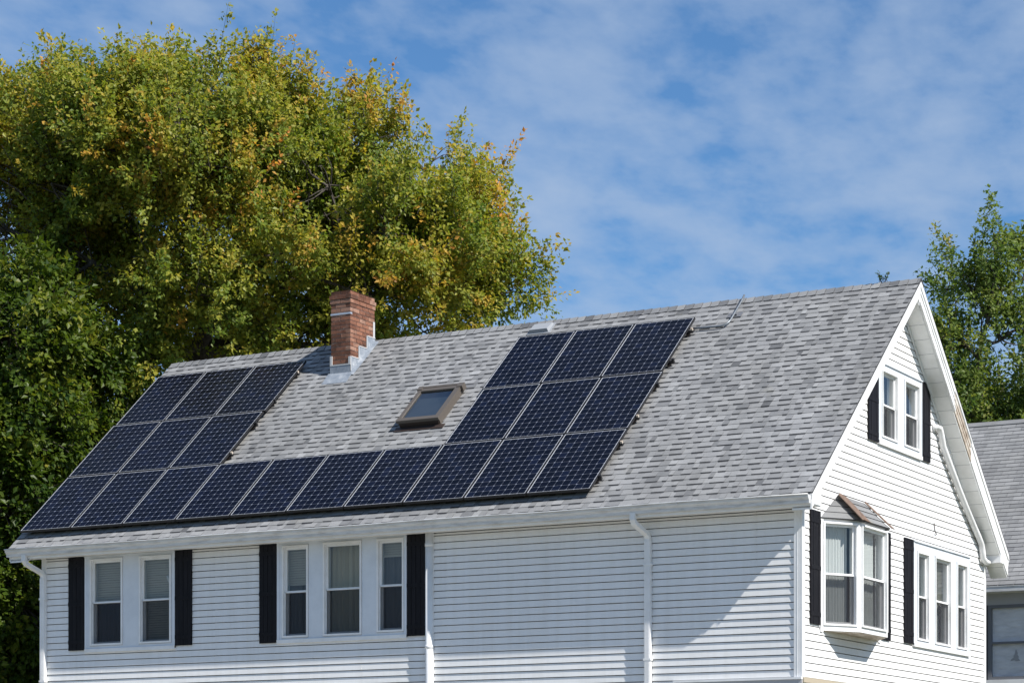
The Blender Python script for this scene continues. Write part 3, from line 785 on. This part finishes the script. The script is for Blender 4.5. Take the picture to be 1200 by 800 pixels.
# stepped side
ns = 3; st = (CY1 - CY0) / ns
for i in range(ns):
    y0, y1 = CY0 + i * st - (.012 if i == 0 else 0), CY0 + (i + 1) * st; zt = zroof(CY0 + i * st) + .30
    mb.hexa([(CX1 + .002, y0, zroof(y0) - .02), (CX1 + .012, y0, zroof(y0) - .02), (CX1 + .012, y1, zroof(y1) - .02), (CX1 + .002, y1, zroof(y1) - .02), (CX1 + .002, y0, zt), (CX1 + .012, y0, zt), (CX1 + .012, y1, zt), (CX1 + .002, y1, zt)])
mb.hexa([(CX1 + .01, CY0 - .05, zroof(CY0 - .05) + .02), (CX1 + .09, CY0 - .05, zroof(CY0 - .05) + .02), (CX1 + .09, CY1, zroof(CY1) + .02), (CX1 + .01, CY1, zroof(CY1) + .02), (CX1 + .01, CY0 - .05, zroof(CY0 - .05) + .04), (CX1 + .09, CY0 - .05, zroof(CY0 - .05) + .028), (CX1 + .09, CY1, zroof(CY1) + .028), (CX1 + .01, CY1, zroof(CY1) + .04)])
mb.build('flashing', M['lead'], chim)
mb = MB()
for i in range(ns):
    y0, y1 = CY0 + i * st, CY0 + (i + 1) * st; zt = zroof(y0) + .30
    mb.box(IX, CX1 + .003, CX1 + .018, y0 - .012, y1, zt - .007, zt + .008)
    mb.box(IX, CX1 + .003, CX1 + .018, y0 - .014, y0 + .002, zroof(y0) + .06 if i == 0 else zt - st * TP, zt + .0075)
mb.box(IX, CX0 - .012, CX1 + .012, CY0 - .019, CY0 - .001, zroof(CY0) + .16, zroof(CY0) + .18)
mb.box(IX, CX0 - .012, CX0 + .03, CY0 - .019, CY0 - .001, zroof(CY0) + .18, zroof(CY0) + .33); mb.box(IX, CX1 - .03, CX1 + .012, CY0 - .019, CY0 - .001, zroof(CY0) + .18, zroof(CY0) + .30)
mb.build('caulk_line', M['caulk'], chim)

# ------------------------------------------------------------------ skylight
SX0, SX1, SS0, SS1, SH = -7.60, -6.815, 2.69, 3.66, .15
mb = MB(); bw = .085
for a, b, c, d in ((SX0, SX0 + bw * .7, SS0, SS1), (SX1 - bw, SX1, SS0, SS1), (SX0, SX1, SS0, SS0 + bw), (SX0, SX1, SS1 - bw, SS1)):
    if d - c > .5: mb.box(RoofP, a, b, SS0 + bw, SS1 - bw, .10, SH)
    else: mb.box(RoofP, a, b, c, d, .10, SH + .001)
mb.box(RoofP, SX1 - .07, SX1 + .035, SS1 - .06, SS1 + .05, .06, SH + .012); mb.box(RoofP, SX0 - .03, SX0 + .06, SS1 - .05, SS1 + .05, .06, SH + .012)
mb.box(RoofP, SX0, SX1, SS1, SS1 + .045, .05, SH + .008)
for a, b, c, d in ((SX0 + .012, SX0 + .03, SS0 + .03, SS1), (SX1 - .03, SX1 - .012, SS0 + .03, SS1)): mb.box(RoofP, a, b, c, d, -.02, .10)
sky_l = mb.build('skylight', M['taupe'], house)
mb = MB(); mb.box(RoofP, SX0 + .03, SX1 - .03, SS0 + .012, SS0 + .03, -.02, .10); mb.box(RoofP, SX0 + .03, SX1 - .03, SS1 - .03, SS1 - .012, -.02, .10)
mb.build('curb', M['dkbrown'], sky_l)
mb = MB(); mb.face([RoofP(SX0 + .05, SS0 + .07, SH - .025), RoofP(SX1 - .07, SS0 + .07, SH - .025), RoofP(SX1 - .07, SS1 - .07, SH - .025), RoofP(SX0 + .05, SS1 - .07, SH - .025)]); mb.build('pane', M['sglass'], sky_l)
mb = MB(); mb.box(RoofP, SX0 + .031, SX1 - .031, SS0 + .031, SS1 - .031, .02, .04); mb.build('shade', M['curtain_grey'], sky_l)
mb = MB(); mb.box(RoofP, SX0 - .05, SX1 + .08, SS0 - .10, SS0 + .02, .017, .021); mb.build('apron_flashing', M['dkbrown'], sky_l)

# ------------------------------------------------------------------ solar panels
XP0, S0P, PW_, RP, HP = -13.773, .2885, 1.06, 1.6034, .13
proto = empty('solar_panel', (0, 0, 0), 'x', 'solar panel', 'solar panels on the front roof slope')
pw, ph = 1.044, 1.583
I3 = lambda x, y, z: (x, y, z)
mb = MB(); fw_ = .011
for a, b, c, d in ((0, fw_, 0, ph), (pw - fw_, pw, 0, ph), (fw_, pw - fw_, 0, fw_), (fw_, pw - fw_, ph - fw_, ph)): mb.box(I3, a, b, c, d, -.04, 0)
pf = mb.build('frame', M['blackmetal'], proto)
mb = MB(); mb.face([(fw_ - .001, fw_ - .001, -.003), (pw - fw_ + .001, fw_ - .001, -.003), (pw - fw_ + .001, ph - fw_ + .001, -.003), (fw_ - .001, ph - fw_ + .001, -.003)])
mb.face([(fw_, fw_, -.03), (pw - fw_, fw_, -.03), (pw - fw_, ph - fw_, -.03), (fw_, ph - fw_, -.03)], 1)
pc = mb.build('cells', [M['cell'], M['blackmetal']], proto)
ORD = ['first', 'second', 'third', 'fourth', 'fifth', 'sixth', 'seventh', 'eighth', 'ninth', 'tenth']
spots = []
for c in range(10):
    spots.append((c, 0, 'dark solar panel, ' + (('first' if c == 0 else 'last' if c == 9 else ORD[c]) + ' from the left in the long bottom row above the gutter')))
nm = ['left', 'middle', 'right']
for r_, rn in ((1, 'middle'), (2, 'top')):
    for c in (0, 1, 2): spots.append((c, r_, f'dark solar panel, {nm[c]} one of the {rn} row in the block left of the chimney'))
    for c in (7, 8, 9): spots.append((c, r_, f'dark solar panel, {nm[c-7]} one of the {rn} row in the block right of the skylight'))
for i, (c, r_, lab) in enumerate(spots):
    if i == 0: o = proto
    else:
        o = proto.copy(); COL.objects.link(o)
        for ch_ in (pf, pc): k = ch_.copy(); COL.objects.link(k); k.parent = o
    dx = (.03 if c < 3 else -.03) if r_ == 2 else 0
    o.location = RoofP(XP0 + c * PW_ + .008 + dx, S0P + r_ * RP + .01, HP + random.uniform(-.003, .003)); o.rotation_euler = (PITCH, 0, 0); o['label'] = lab
# rails with end clamps
for r_, spans in ((0, [(0, 10, 'long bottom row of solar panels')]), (1, [(0, 3, 'middle row of the left panel block'), (7, 10, 'middle row of the right panel block')]), (2, [(0, 3, 'top row of the left panel block'), (7, 10, 'top row of the right panel block')])):
    for c0, c1, wh in spans:
        for f, hl in ((.22, 'lower'), (.78, 'upper')):
            s_ = S0P + (r_ + f) * RP; xa, xb = XP0 + c0 * PW_ - .03, XP0 + c1 * PW_ + .035
            rail = empty('mounting_rail', RoofP(xb, s_, .02), f'{hl} metal rail end under the {wh}', 'rail', 'rails under the solar panels')
            m_ = MB(); m_.box(RoofP, xa, xb, s_ - .02, s_ + .02, .05, .089); m_.build('rail', M['blackmetal'], rail)
            m_ = MB()
            m_.box(RoofP, xb - .115, xb - .065, s_ - .05, s_ + .02, .016, .05)
            m_.build('foot', M['dkbrown'], rail)
            m_ = MB(); m_.box(RoofP, xb - .03, xb + .004, s_ - .016, s_ + .016, .09, .127); m_.build('end_clamp', M['rot' if (r_ + (f > .5)) % 2 else 'blackmetal'], rail)

# conduit from the array over the ridge
mb = MB(); pts = [RoofP(-3.30, 4.885, .05), RoofP(-2.95, 4.865, .05), RoofP(-2.72, 4.86, .05), RoofP(-2.63, 4.90, .05), RoofP(-2.60, 5.00, .05), RoofP(-2.60, 5.3, .055), RoofP(-2.60, 5.62, .06), RoofP(-2.60, 5.74, .075)]
mb.tube(pts, .016, 8); con = mb.build('conduit', M['conduit'])
tag(con, 'grey metal conduit bending from the top right solar panel up over the ridge', 'conduit')
mb = MB(); mb.box(RoofP, -2.72, -2.48, 5.16, 5.30, .014, .022); mb.box(RoofP, -2.64, -2.56, 5.2, 5.26, .022, .045); ob = mb.build('conduit_base', M['dkframe'], con)

# weed on the ridge
wd = empty('weed', (-.30, YRIDGE, ZRIDGE + .03), 'small green weed sprouting from the roof ridge near the gable peak', 'weed')
mb = MB(); wl = MB()
for k in range(9):
    a = random.uniform(0, 6.28); ln = random.uniform(.10, .2); b = np.array([-.30 + random.uniform(-.09, .09), YRIDGE, ZRIDGE + .02]); d = np.array([math.cos(a) * .5, math.sin(a) * .3, 1]); d /= np.linalg.norm(d)
    mb.tube([b, b + d * ln * .5, b + d * ln], .004, 4)
    for j in range(7):
        p = b + d * ln * random.uniform(.3, 1); dd = np.array([random.gauss(0, 1), random.gauss(0, 1), random.uniform(-.2, .8)]); dd /= np.linalg.norm(dd); sd = np.cross(dd, d); sd /= np.linalg.norm(sd) + 1e-6; s_ = .05
        wl.face([p, p + dd * s_ * .5 + sd * s_ * .3, p + dd * s_, p + dd * s_ * .5 - sd * s_ * .3], 0, .6)
mb.build('stem', M['bark'], wd); wl.build('leaf', M['aspen'], wd)

# ------------------------------------------------------------------ neighbour house behind
NY = 13.0; NZE = 6.07; NW = 9.2; NX0, NX1 = -9.0, 9.0; NT = math.tan(R(40))
nb_ = empty('neighbour_house', (0, NY + NW / 2, 0), 'house behind with plain grey shingle roof and a film covered porch window', 'house')
NRZ = NZE + (NW / 2) * NT; c_ = math.cos(R(40)); s__ = math.sin(R(40))


def NP(x, s, h): return (x, NY + s * c_ - h * s__, NZE + s * s__ + h * c_)


mb = MB(); NS = (NW / 2) / c_; e = .14; k = 0
mb.prism([(NY, NZE - .02), (NY + NW / 2, NRZ - .02), (NY + NW, NZE - .02), (NY + NW, NZE - .12), (NY, NZE - .12)], lambda p, x: (x, p[0], p[1]), NX0, NX1, 1)
while k * e < NS:
    s0 = k * e; s1 = min(s0 + e + .004, NS); x = NX0 - (k % 2) * .15
    while x < NX1:
        w = .305; xa, xb = max(x, NX0), min(x + w, NX1)
        if xb > xa:
            t = min(.9, max(.2, random.gauss(.47, .06)))
            mb.face([NP(xa, s0, .011), NP(xb - .006, s0, .011), NP(xb - .006, s1, .003), NP(xa, s1, .003)], 0, t)
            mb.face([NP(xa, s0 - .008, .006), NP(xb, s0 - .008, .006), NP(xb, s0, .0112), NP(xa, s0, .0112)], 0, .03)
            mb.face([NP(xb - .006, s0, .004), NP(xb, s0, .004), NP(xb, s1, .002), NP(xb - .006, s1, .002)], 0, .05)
        x += w
    k += 1
mb.face([(NX0, NY + NW / 2, NRZ), (NX1, NY + NW / 2, NRZ), (NX1, NY + NW, NZE), (NX0, NY + NW, NZE)], 0, .45)
nroof = mb.build('roof', [M['shingle'], M['trim']], nb_)
mb = MB(); mb.box(NP, NX0, NX1, NS - .13, NS + .02, .008, .024, 0, .42); mb.build('ridge_cap', M['shingle'], nroof)
PN = PFront(NY + .25)
mb = MB()
for a, b in ((NX0, NX1),):
    mb.box(PN, a, b, -.2, 0, 0, 4.27); mb.box(PN, a, b, -.2, 0, 5.72, 5.97)
mb.face([(NX0, NY + .3, 0), (NX0, NY + NW - .3, 0), (NX0, NY + NW - .3, NZE), (NX0, NY + NW / 2, NRZ - .1), (NX0, NY + .3, NZE)])
mb.face([(NX1, NY + .3, 0), (NX1, NY + NW - .3, 0), (NX1, NY + NW - .3, NZE), (NX1, NY + NW / 2, NRZ - .1), (NX1, NY + .3, NZE)])
mb.build('wall', M['greypaint'], nb_)
mb = MB(); mb.box(PFront(NY), NX0, NX1, -.02, .11, 5.94, 6.035); mb.box(PFront(NY), NX0, NX1, .09, .12, 6.03, 6.045); mb.box(PFront(NY), NX0, NX1, -.25, -.02, 5.93, 5.96, 0); mb.build('gutter', M['gutter'], nb_)
mb = MB(); mb.box(PN, NX0, NX1, 0, .05, 4.22, 4.30); mb.build('sill', M['trim'], nb_)
x = -3.55
while x < NX1 - 1.1:
    m_ = MB(); w = .92
    for bx in ((x, x + .07, 4.30, 5.72), (x + w - .07, x + w, 4.30, 5.72), (x + .07, x + w - .07, 4.30, 4.36), (x + .07, x + w - .07, 5.66, 5.72), (x + .07, x + w - .07, 4.98, 5.02)): m_.box(PN, bx[0], bx[1], -.12, .01, bx[2], bx[3])
    wn = m_.build('window', M['dkframe'], nb_)
    m_ = MB(); m_.face([PN(x + .06, -.06, 4.35), PN(x + w - .06, -.06, 4.35), PN(x + w - .06, -.06, 5.67), PN(x + .06, -.06, 5.67)]); m_.build('plastic_film', M['film'], wn)
    if -2.7 < x < -1.5:
        m_ = MB(); cxm = x + w * .56; cz = 4.70
        m_.face([PN(cxm + a_, -.055, cz + b_) for a_, b_ in ((-.10, -.05), (-.02, -.035), (.02, -.055), (.10, -.045), (.055, .01), (.075, .02), (.045, .07), (.05, .10), (.02, .17), (.005, .16), (-.01, .085), (-.035, .05), (-.03, .02), (-.075, -.01))]); m_.build('torn_patch', M['patch'], wn)
    x += w + .02


# ------------------------------------------------------------------ trees
def vnoise(p, f, seed):
    r_ = np.random.default_rng(seed); out = np.zeros(len(p))
    for i in range(5):
        d = r_.normal(size=3); d /= np.linalg.norm(d); out += np.sin((p @ d) * f * r_.uniform(.7, 1.6) + r_.uniform(0, 6.28))
    return out / 5


def norm(a): return a / (np.linalg.norm(a, axis=-1, keepdims=True) + 1e-9)


def np_mesh(name, verts, quads, mats, parent, attrs=None, smooth=False):
    me = bpy.data.meshes.new(name); n = len(quads)
    verts = verts - worldloc(parent)
    me.vertices.add(len(verts)); me.vertices.foreach_set('co', verts.astype(np.float32).ravel())
    me.loops.add(n * 4); me.loops.foreach_set('vertex_index', quads.astype(np.int32).ravel())
    me.polygons.add(n); me.polygons.foreach_set('loop_start', (np.arange(n) * 4).astype(np.int32))
    me.polygons.foreach_set('use_smooth', np.full(n, smooth))
    me.materials.append(mats)
    for k, v in (attrs or {}).items():
        a = me.attributes.new(k, 'FLOAT', 'FACE'); a.data.foreach_set('value', v.astype(np.float32))
    me.update(calc_edges=True); me.validate()
    o = bpy.data.objects.new(name, me); COL.objects.link(o); o.parent = parent; return o


class Tubes:
    def __init__(s): s.v = []; s.q = []; s.n = 0

    def add(s, pts, radii, k=6):
        P = np.array(pts, float); m = len(P); T = np.gradient(P, axis=0); T = norm(T)
        ref = np.array([0.31, .95, .05]); side = norm(np.cross(T, ref)); oth = np.cross(side, T); r = np.array(radii)[:, None, None]
        an = np.linspace(0, 2 * math.pi, k, endpoint=False)
        ring = P[:, None, :] + r * (np.cos(an)[None, :, None] * side[:, None, :] + np.sin(an)[None, :, None] * oth[:, None, :])
        s.v.append(ring.reshape(-1, 3)); i = np.arange(m - 1)[:, None] * k; j = np.arange(k)[None, :]; jn = (j + 1) % k
        s.q.append(np.stack([i + j, i + jn, i + k + jn, i + k + j], -1).reshape(-1, 4) + s.n); s.n += m * k

    def build(s, name, m, parent): return np_mesh(name, np.concatenate(s.v), np.concatenate(s.q), m, parent, smooth=True)


def curve(a, b, rg, bend=.12, k=7, lift=.0):
    a = np.array(a); b = np.array(b); ln = np.linalg.norm(b - a); t = np.linspace(0, 1, k)[:, None]
    o = rg.normal(size=3) * bend * ln; o2 = rg.normal(size=3) * bend * .4 * ln
    return a + (b - a) * t + o * np.sin(t * math.pi) + o2 * np.sin(t * 2 * math.pi) + np.array([0, 0, lift * ln]) * np.sin(t * math.pi)


def tree(name, base, fork, lobes, label, material, seed, nb=20, ns=13, nl=34, leaf=.11, shoot=.6, trunk_r=.35, up=.8, droop=0., turnf=None, thin=-.35, spread=.11, tmin=.5):
    rg = np.random.default_rng(seed); root = empty(name, tuple(base), label, 'tree')
    base = np.array(base, float); fork = np.array(fork, float)
    tr = Tubes(); c = curve(base, fork, rg, .02, 9); tr.add(c, np.linspace(trunk_r * 1.25, trunk_r * .85, 9), 12)
    top = fork; tw = Tubes(); SP_, SD, SL, SO, SV = [], [], [], [], []; limbs = []
    for li, (cen, rad) in enumerate(lobes):
        cen = np.array(cen); rad = np.array(rad) * np.ones(3)
        # limb start: along an already built limb close by, or the fork
        start = fork; r0 = trunk_r * .55
        if limbs:
            best = None
            for lc, lr in limbs:
                for q in (2, 3, 4, 5):
                    d = np.linalg.norm(lc[q] - cen) * 1.0 + .35 * np.linalg.norm(lc[q] - fork)
                    if lc[q][2] < cen[2] + .4 and (best is None or d < best[0]): best = (d, lc[q], lr[q])
            if best and best[0] < np.linalg.norm(fork - cen): start, r0 = best[1], best[2] * .8
        r0 = max(.035, min(r0, trunk_r * .55))
        lc = curve(start, cen, rg, .09, 8, .03); lr = np.linspace(r0, .028, 8); limbs.append((lc, lr))
        lt = Tubes(); lt.add(lc, lr, 8); lt.build('limb', M['bark'], root)
        vol = float(np.prod(rad)) ** (1 / 3)
        for b_ in range(max(6, int(nb * vol ** 1.6))):
            s_ = lc[int(rg.integers(3, 8))]
            d = norm(rg.normal(size=3) + np.array([0, 0, .25])); end = cen + d * rad * rg.uniform(.62, 1.14)
            bc = curve(s_, end, rg, .10, 6, .05); tw.add(bc, np.linspace(.022, .006, 6), 4)
            n = max(3, int(ns * np.linalg.norm(end - s_) / 1.2)); t = rg.uniform(tmin, 1, n)
            idx = t * 5; i0 = np.minimum(idx.astype(int), 4); p = bc[i0] + (bc[i0 + 1] - bc[i0]) * (idx - i0)[:, None]
            p = p + rg.normal(size=(n, 3)) * .16
            out = norm(p - cen) * .7 + d * .4; dd = norm(out * .75 + np.array([0, 0, 1.]) * (up * np.where(out[:, 2] > .25, 1.5, .8))[:, None] + rg.normal(size=(n, 3)) * .34); SV.append(norm(p - cen))
            SP_.append(p); SD.append(dd); SL.append(rg.uniform(.55, 1.2, n) * shoot * np.where(t > .85, 1.25, 1)); SO.append(np.linalg.norm((p - cen) / rad, axis=1))
    SP_ = np.concatenate(SP_); SD = np.concatenate(SD); SL = np.concatenate(SL); SO = np.concatenate(SO); SV = np.concatenate(SV)
    keep = vnoise(SP_, 1.7, seed + 9) + .25 * vnoise(SP_, 5, seed + 2) > thin
    SP_, SD, SL, SO, SV = SP_[keep], SD[keep], SL[keep], SO[keep], SV[keep]
    for i in range(0, len(SP_), 2): tw.add(np.stack([SP_[i], SP_[i] + SD[i] * SL[i] * .9]), [.006, .002], 3)
    tr.build('trunk', M['bark'], root); tw.build('branch', M['bark'], root)
    # leaves
    n = nl; N = len(SP_) * n; t = rg.uniform(.0, 1.0, N); s = np.repeat(np.arange(len(SP_)), n)
    off = rg.normal(size=(N, 3)) * (spread * (1.1 - .75 * t))[:, None]
    P = SP_[s] + SD[s] * (SL[s] * t)[:, None] + off
    P[:, 2] -= droop * rg.uniform(0, 1, N)
    ax = norm(SD[s] * .5 + norm(off) * .9 + np.array([0, 0, -.35]) + rg.normal(size=(N, 3)) * .5)
    nr = norm(np.array([.45, -.1, .75]) + SV[s] * .6 + norm(off) * .35 + rg.normal(size=(N, 3)) * .42)
    bi = norm(np.cross(ax, nr)); nr = np.cross(bi, ax); sz = (leaf * rg.uniform(.5, 1.3, N))[:, None]
    V = np.stack([P, P + ax * sz * .42 + bi * sz * .33 + nr * sz * .10, P + ax * sz, P + ax * sz * .42 - bi * sz * .33 + nr * sz * .10], 1).reshape(-1, 3)
    clump = vnoise(P, 1.1, seed + 3); cl2 = vnoise(P, 3.1, seed + 4)
    sh = rg.normal(size=len(SP_))[s]; turn = turnf(P, clump, cl2, .85 * sh + .5 * rg.normal(size=N), t, SO[s]); tone = np.clip(.5 + rg.normal(size=N) * .15 + rg.normal(size=len(SP_))[s] * .14 + .15 * cl2, 0, 1)
    np_mesh('crown', V, np.arange(N * 4).reshape(-1, 4), material, root, {'turn': np.clip(turn, 0, 1), 'tone': tone})
    print(name, 'leaves', N, 'shoots', len(SP_)); return root


# --- big maple behind the house
D0 = 49.0; mpx = D0 / F
rl = np.random.default_rng(5)
LB = [  # u, v, depth offset, radius m   (shape of the crown read off the photograph, spread in depth)
    (235, 300, 0, 1.3), (250, 185, 1, 1.4), (150, 230, 0, 1.4), (330, 260, 1, 1.4), (420, 310, 1, 1.3), (500, 330, 0, 1.25),
    (20, 158, .5, 1.3), (-70, 165, 0, 1.5), (90, 152, -.5, 1.3), (165, 147, .8, 1.3), (240, 140, -.6, 1.3), (305, 146, .6, 1.2), (335, 165, -1.2, 1.1),
    (410, 178, .5, 1.05), (468, 208, -.5, 1.05), (520, 222, .5, 1.05), (548, 270, -.8, 1.0), (572, 318, .3, .95), (590, 345, -.5, .7),
    (60, 215, -2, 1.4), (-40, 260, -1, 1.5), (200, 190, -2.6, 1.3), (280, 200, -2.4, 1.3), (390, 240, -2, 1.2), (450, 275, -2.4, 1.2), (520, 300, -2, 1.0),
    (120, 160, -2.4, 1.2), (40, 300, 0.5, 1.3), (120, 330, 1.5, 1.1), (290, 340, -2.4, 1.0), (350, 330, -1.8, 1.0), (480, 370, -1.2, .95), (545, 365, 0, .8), (400, 390, .5, .9),
    (240, 405, 2.2, .9), (160, 405, -1.8, 1.0), (130, 440, -2.2, .8), (300, 400, 1.5, .9), (180, 300, -2.8, .9),
    (180, 175, 2.6, 1.4), (320, 210, 2.8, 1.4), (430, 250, 2.6, 1.2), (60, 200, 3, 1.5), (500, 280, 2.5, 1.0), (560, 325, 1.8, .8), (90, 380, 2.5, 1.1), (450, 410, 1.5, .9), (430, 415, -.8, .7), (505, 400, .6, .75), (560, 388, -.4, .55), (115, 290, .2, 1.1), (90, 255, 1.5, 1.2), (130, 365, .3, .9), (70, 320, -1.2, 1.0), (235, 222, -3.0, 1.15), (330, 290, -2.8, 1.0), (235, 345, -3.0, .85), (430, 345, -2.2, .85), (210, 145, -1.8, 1.1), (365, 205, -2.2, .9), (295, 160, -2.2, 1.0),  (330, 395, -1.6, .7), (350, 400, -.5, .8), (200, 440, .5, .9), (-60, 380, 1.5, 1.4)]
lob = [(at(u, v, D0 + d), (r_, r_, r_ * .95)) for u, v, d, r_ in LB]
trk = at(234, 440, D0)


def turn_maple(P, c1, c2, rn, t, so):
    hgt = (P[:, 2] - 9) / 8; lat = ((P - trk) @ RT)
    return .28 + .16 * c1 + .15 * c2 + .15 * rn + .12 * np.clip(hgt, -.5, 1) + .22 * np.clip(so - .75, -.6, .6) + .03 * np.clip(lat / 4, -1, 1.2) + .11 * t


tree('maple_tree', (trk[0], trk[1], 0), at(236, 405, D0), lob, 'huge maple turning yellow and orange, towering behind the house roof', M['maple'], 27, nb=17, ns=11, nl=46, leaf=.098, shoot=.74, trunk_r=.26, up=.85, turnf=turn_maple, thin=-.29, spread=.074)

# --- darker maple at the left end of the house
D1 = 45.5
LB2 = [(15, 375, 0, 1.05), (75, 415, .5, .95), (20, 420, -1, 1.0), (-50, 380, 0, 1.3), (80, 470, .8, .95), (30, 500, -1, 1.0), (-40, 480, 0, 1.2), (55, 560, .6, .95), (0, 590, -.8, 1.1), (-60, 580, 0, 1.2), (95, 530, 1.6, .85),
       (20, 660, .5, 1.0), (-30, 690, -.6, 1.1), (50, 640, 1.5, .9), (25, 740, .4, 1.0), (-40, 780, 0, 1.1), (60, 720, 1.8, .9), (20, 810, 1, 1.0), (120, 470, 2.2, .8), (60, 800, 2, .9), (60, 370, 1.5, .8)]
lob = [(at(u, v, D1 + d), (r_, r_, r_)) for u, v, d, r_ in LB2]; b1 = at(-30, 700, D1)
tree('dark_maple_tree', (b1[0], b1[1], 0), at(-25, 640, D1), lob, 'dense dark green maple with big leaves at the left end of the house', M['norway'], 33, nb=24, ns=11, nl=32, leaf=.135, shoot=.5, trunk_r=.2, up=.35, droop=.1,
     turnf=lambda P, c1, c2, rn, t, so: .40 + .16 * c1 + .14 * c2 + .16 * rn, thin=-.48, spread=.11)

# --- slender tree beyond the neighbour roof
D2 = 56.0
LB3 = [((1165, 320), (.28, .4, .95)), ((1167, 275), (.2, .25, .55)), ((1108, 340), (.28, .4, .75)), ((1138, 340), (.26, .35, .7)), ((1198, 330), (.3, .4, .9)), ((1228, 320), (.35, .5, 1.0)), ((1125, 395), (.55, .7, .6)), ((1178, 395), (.6, .7, .65)),
       ((1230, 380), (.7, .8, .9)), ((1103, 405), (.45, .6, .5)), ((1120, 450), (.7, .9, .5)), ((1170, 445), (.75, .9, .5)), ((1220, 445), (.8, .9, .6)), ((1150, 485), (.8, 1, .5)), ((1200, 495), (.8, 1, .5)), ((1110, 485), (.6, .8, .45)), ((1165, 360), (.35, .4, .6)), ((1130, 510), (.9, 1, .5)), ((1180, 520), (.9, 1, .5)), ((1230, 500), (.9, 1, .6)), ((1090, 500), (.7, .8, .5))]
lob = [(at(u, v, D2 + (i % 3 - 1) * .7), r_) for i, ((u, v), r_) in enumerate(LB3)]; b2 = at(1160, 600, D2)
tree('young_maple_tree', (b2[0], b2[1], 0), at(1160, 500, D2), lob, 'slender green tree with upright shoots rising beyond the house behind', M['aspen'], 47, nb=24, ns=11, nl=36, leaf=.105, shoot=.6, trunk_r=.13, up=1.3,
     turnf=lambda P, c1, c2, rn, t, so: .38 + .12 * c1 + .14 * c2 + .17 * rn, thin=-.36, spread=.08, tmin=.4)

# ------------------------------------------------------------------ sky, sun
SUN_EL, SUN_AZ = R(43.26), R(-12.7)   # azimuth measured from +X towards +Y
sdir = np.array([math.cos(SUN_EL) * math.cos(SUN_AZ), math.cos(SUN_EL) * math.sin(SUN_AZ), math.sin(SUN_EL)])
world = bpy.data.worlds.new('World'); scene.world = world; world.use_nodes = True; nt = world.node_tree; bg = nt.nodes['Background']
sky = nt.nodes.new('ShaderNodeTexSky'); sky.sky_type = 'NISHITA'; sky.sun_disc = False; sky.sun_elevation = SUN_EL
sky.sun_rotation = math.pi / 2 - SUN_AZ; sky.air_density = 1.0; sky.dust_density = .25; sky.ozone_density = 2.5; sky.altitude = 50


def wm(op, a, b=None):
    n = nt.nodes.new('ShaderNodeMath'); n.operation = op
    for i, v in enumerate((a, b)):
        if v is None: continue
        if hasattr(v, 'links'): nt.links.new(v, n.inputs[i])
        else: n.inputs[i].default_value = v
    return n.outputs[0]


tc = nt.nodes.new('ShaderNodeTexCoord'); sp = nt.nodes.new('ShaderNodeSeparateXYZ'); nt.links.new(tc.outputs['Generated'], sp.inputs[0])
den = wm('ADD', wm('MAXIMUM', sp.outputs[2], 0.0), .06); cb = nt.nodes.new('ShaderNodeCombineXYZ')
nt.links.new(wm('DIVIDE', sp.outputs[0], den), cb.inputs[0]); nt.links.new(wm('DIVIDE', sp.outputs[1], den), cb.inputs[1])
mp = nt.nodes.new('ShaderNodeMapping'); mp.vector_type = 'TEXTURE'; mp.inputs['Rotation'].default_value = (0, 0, R(16)); mp.inputs['Scale'].default_value = (.72, 1.3, 1); mp.inputs['Location'].default_value = (7.5, 1.1, 1.48); nt.links.new(cb.outputs[0], mp.inputs[0])
n1 = node(nt, 'ShaderNodeTexNoise', Scale=5.6, Detail=5.0, Roughness=.5, Distortion=.15); nt.links.new(mp.outputs[0], n1.inputs['Vector'])
n2 = node(nt, 'ShaderNodeTexNoise', Scale=1.5, Detail=2.0, Roughness=.5); nt.links.new(mp.outputs[0], n2.inputs['Vector'])
n3 = node(nt, 'ShaderNodeTexNoise', Scale=15.0, Detail=5.0, Roughness=.55); nt.links.new(mp.outputs[0], n3.inputs['Vector'])
hz = wm('MULTIPLY', wm('MAXIMUM', wm('SUBTRACT', .27, sp.outputs[2]), 0.0), .6)
cov = wm('ADD', wm('ADD', wm('MULTIPLY', n1.outputs['Fac'], .62), wm('MULTIPLY', n2.outputs['Fac'], .22)), wm('MULTIPLY', n3.outputs['Fac'], .22))
cov = wm('ADD', cov, hz)
fac = ramp(nt, cov, [(.43, (0, 0, 0)), (.51, (.45, .45, .45)), (.60, (.8, .8, .8)), (.74, (1.15, 1.15, 1.15))])
tint = mixc(nt, 1., sky.outputs[0], (.44, .66, .84), 'MULTIPLY')
cl = mixc(nt, wm('MULTIPLY', fac, .62), tint, (2.85, 3.6, 4.8))
nt.links.new(cl, bg.inputs['Color']); bg.inputs['Strength'].default_value = .10

sun = bpy.data.lights.new('sun', 'SUN'); sun.energy = 4.3; sun.angle = R(.53); sun.color = (1, .955, .89)
so = bpy.data.objects.new('sun', sun); COL.objects.link(so); so.location = (20, -10, 30)
from mathutils import Vector
so.rotation_euler = Vector(tuple(-sdir)).to_track_quat('-Z', 'Y').to_euler()

# ------------------------------------------------------------------ camera
cam = bpy.data.cameras.new('camera'); co = bpy.data.objects.new('camera', cam); COL.objects.link(co); scene.camera = co
cam.sensor_width = 36; cam.lens = F / 1200 * 36; cam.shift_x = -(PX - 600) / 1200; cam.shift_y = (YH - 400) / 1200
cam.clip_end = 5000; cam.clip_start = .1
co.location = (CX, CY, CZ); co.rotation_euler = (R(90), 0, R(YAW))
vs = scene.view_settings; vs.view_transform = 'Standard'; vs.look = 'None'; vs.exposure = .6; vs.gamma = 1; vs.use_curve_mapping = False
scene.cycles.max_bounces = 8; scene.cycles.transparent_max_bounces = 12
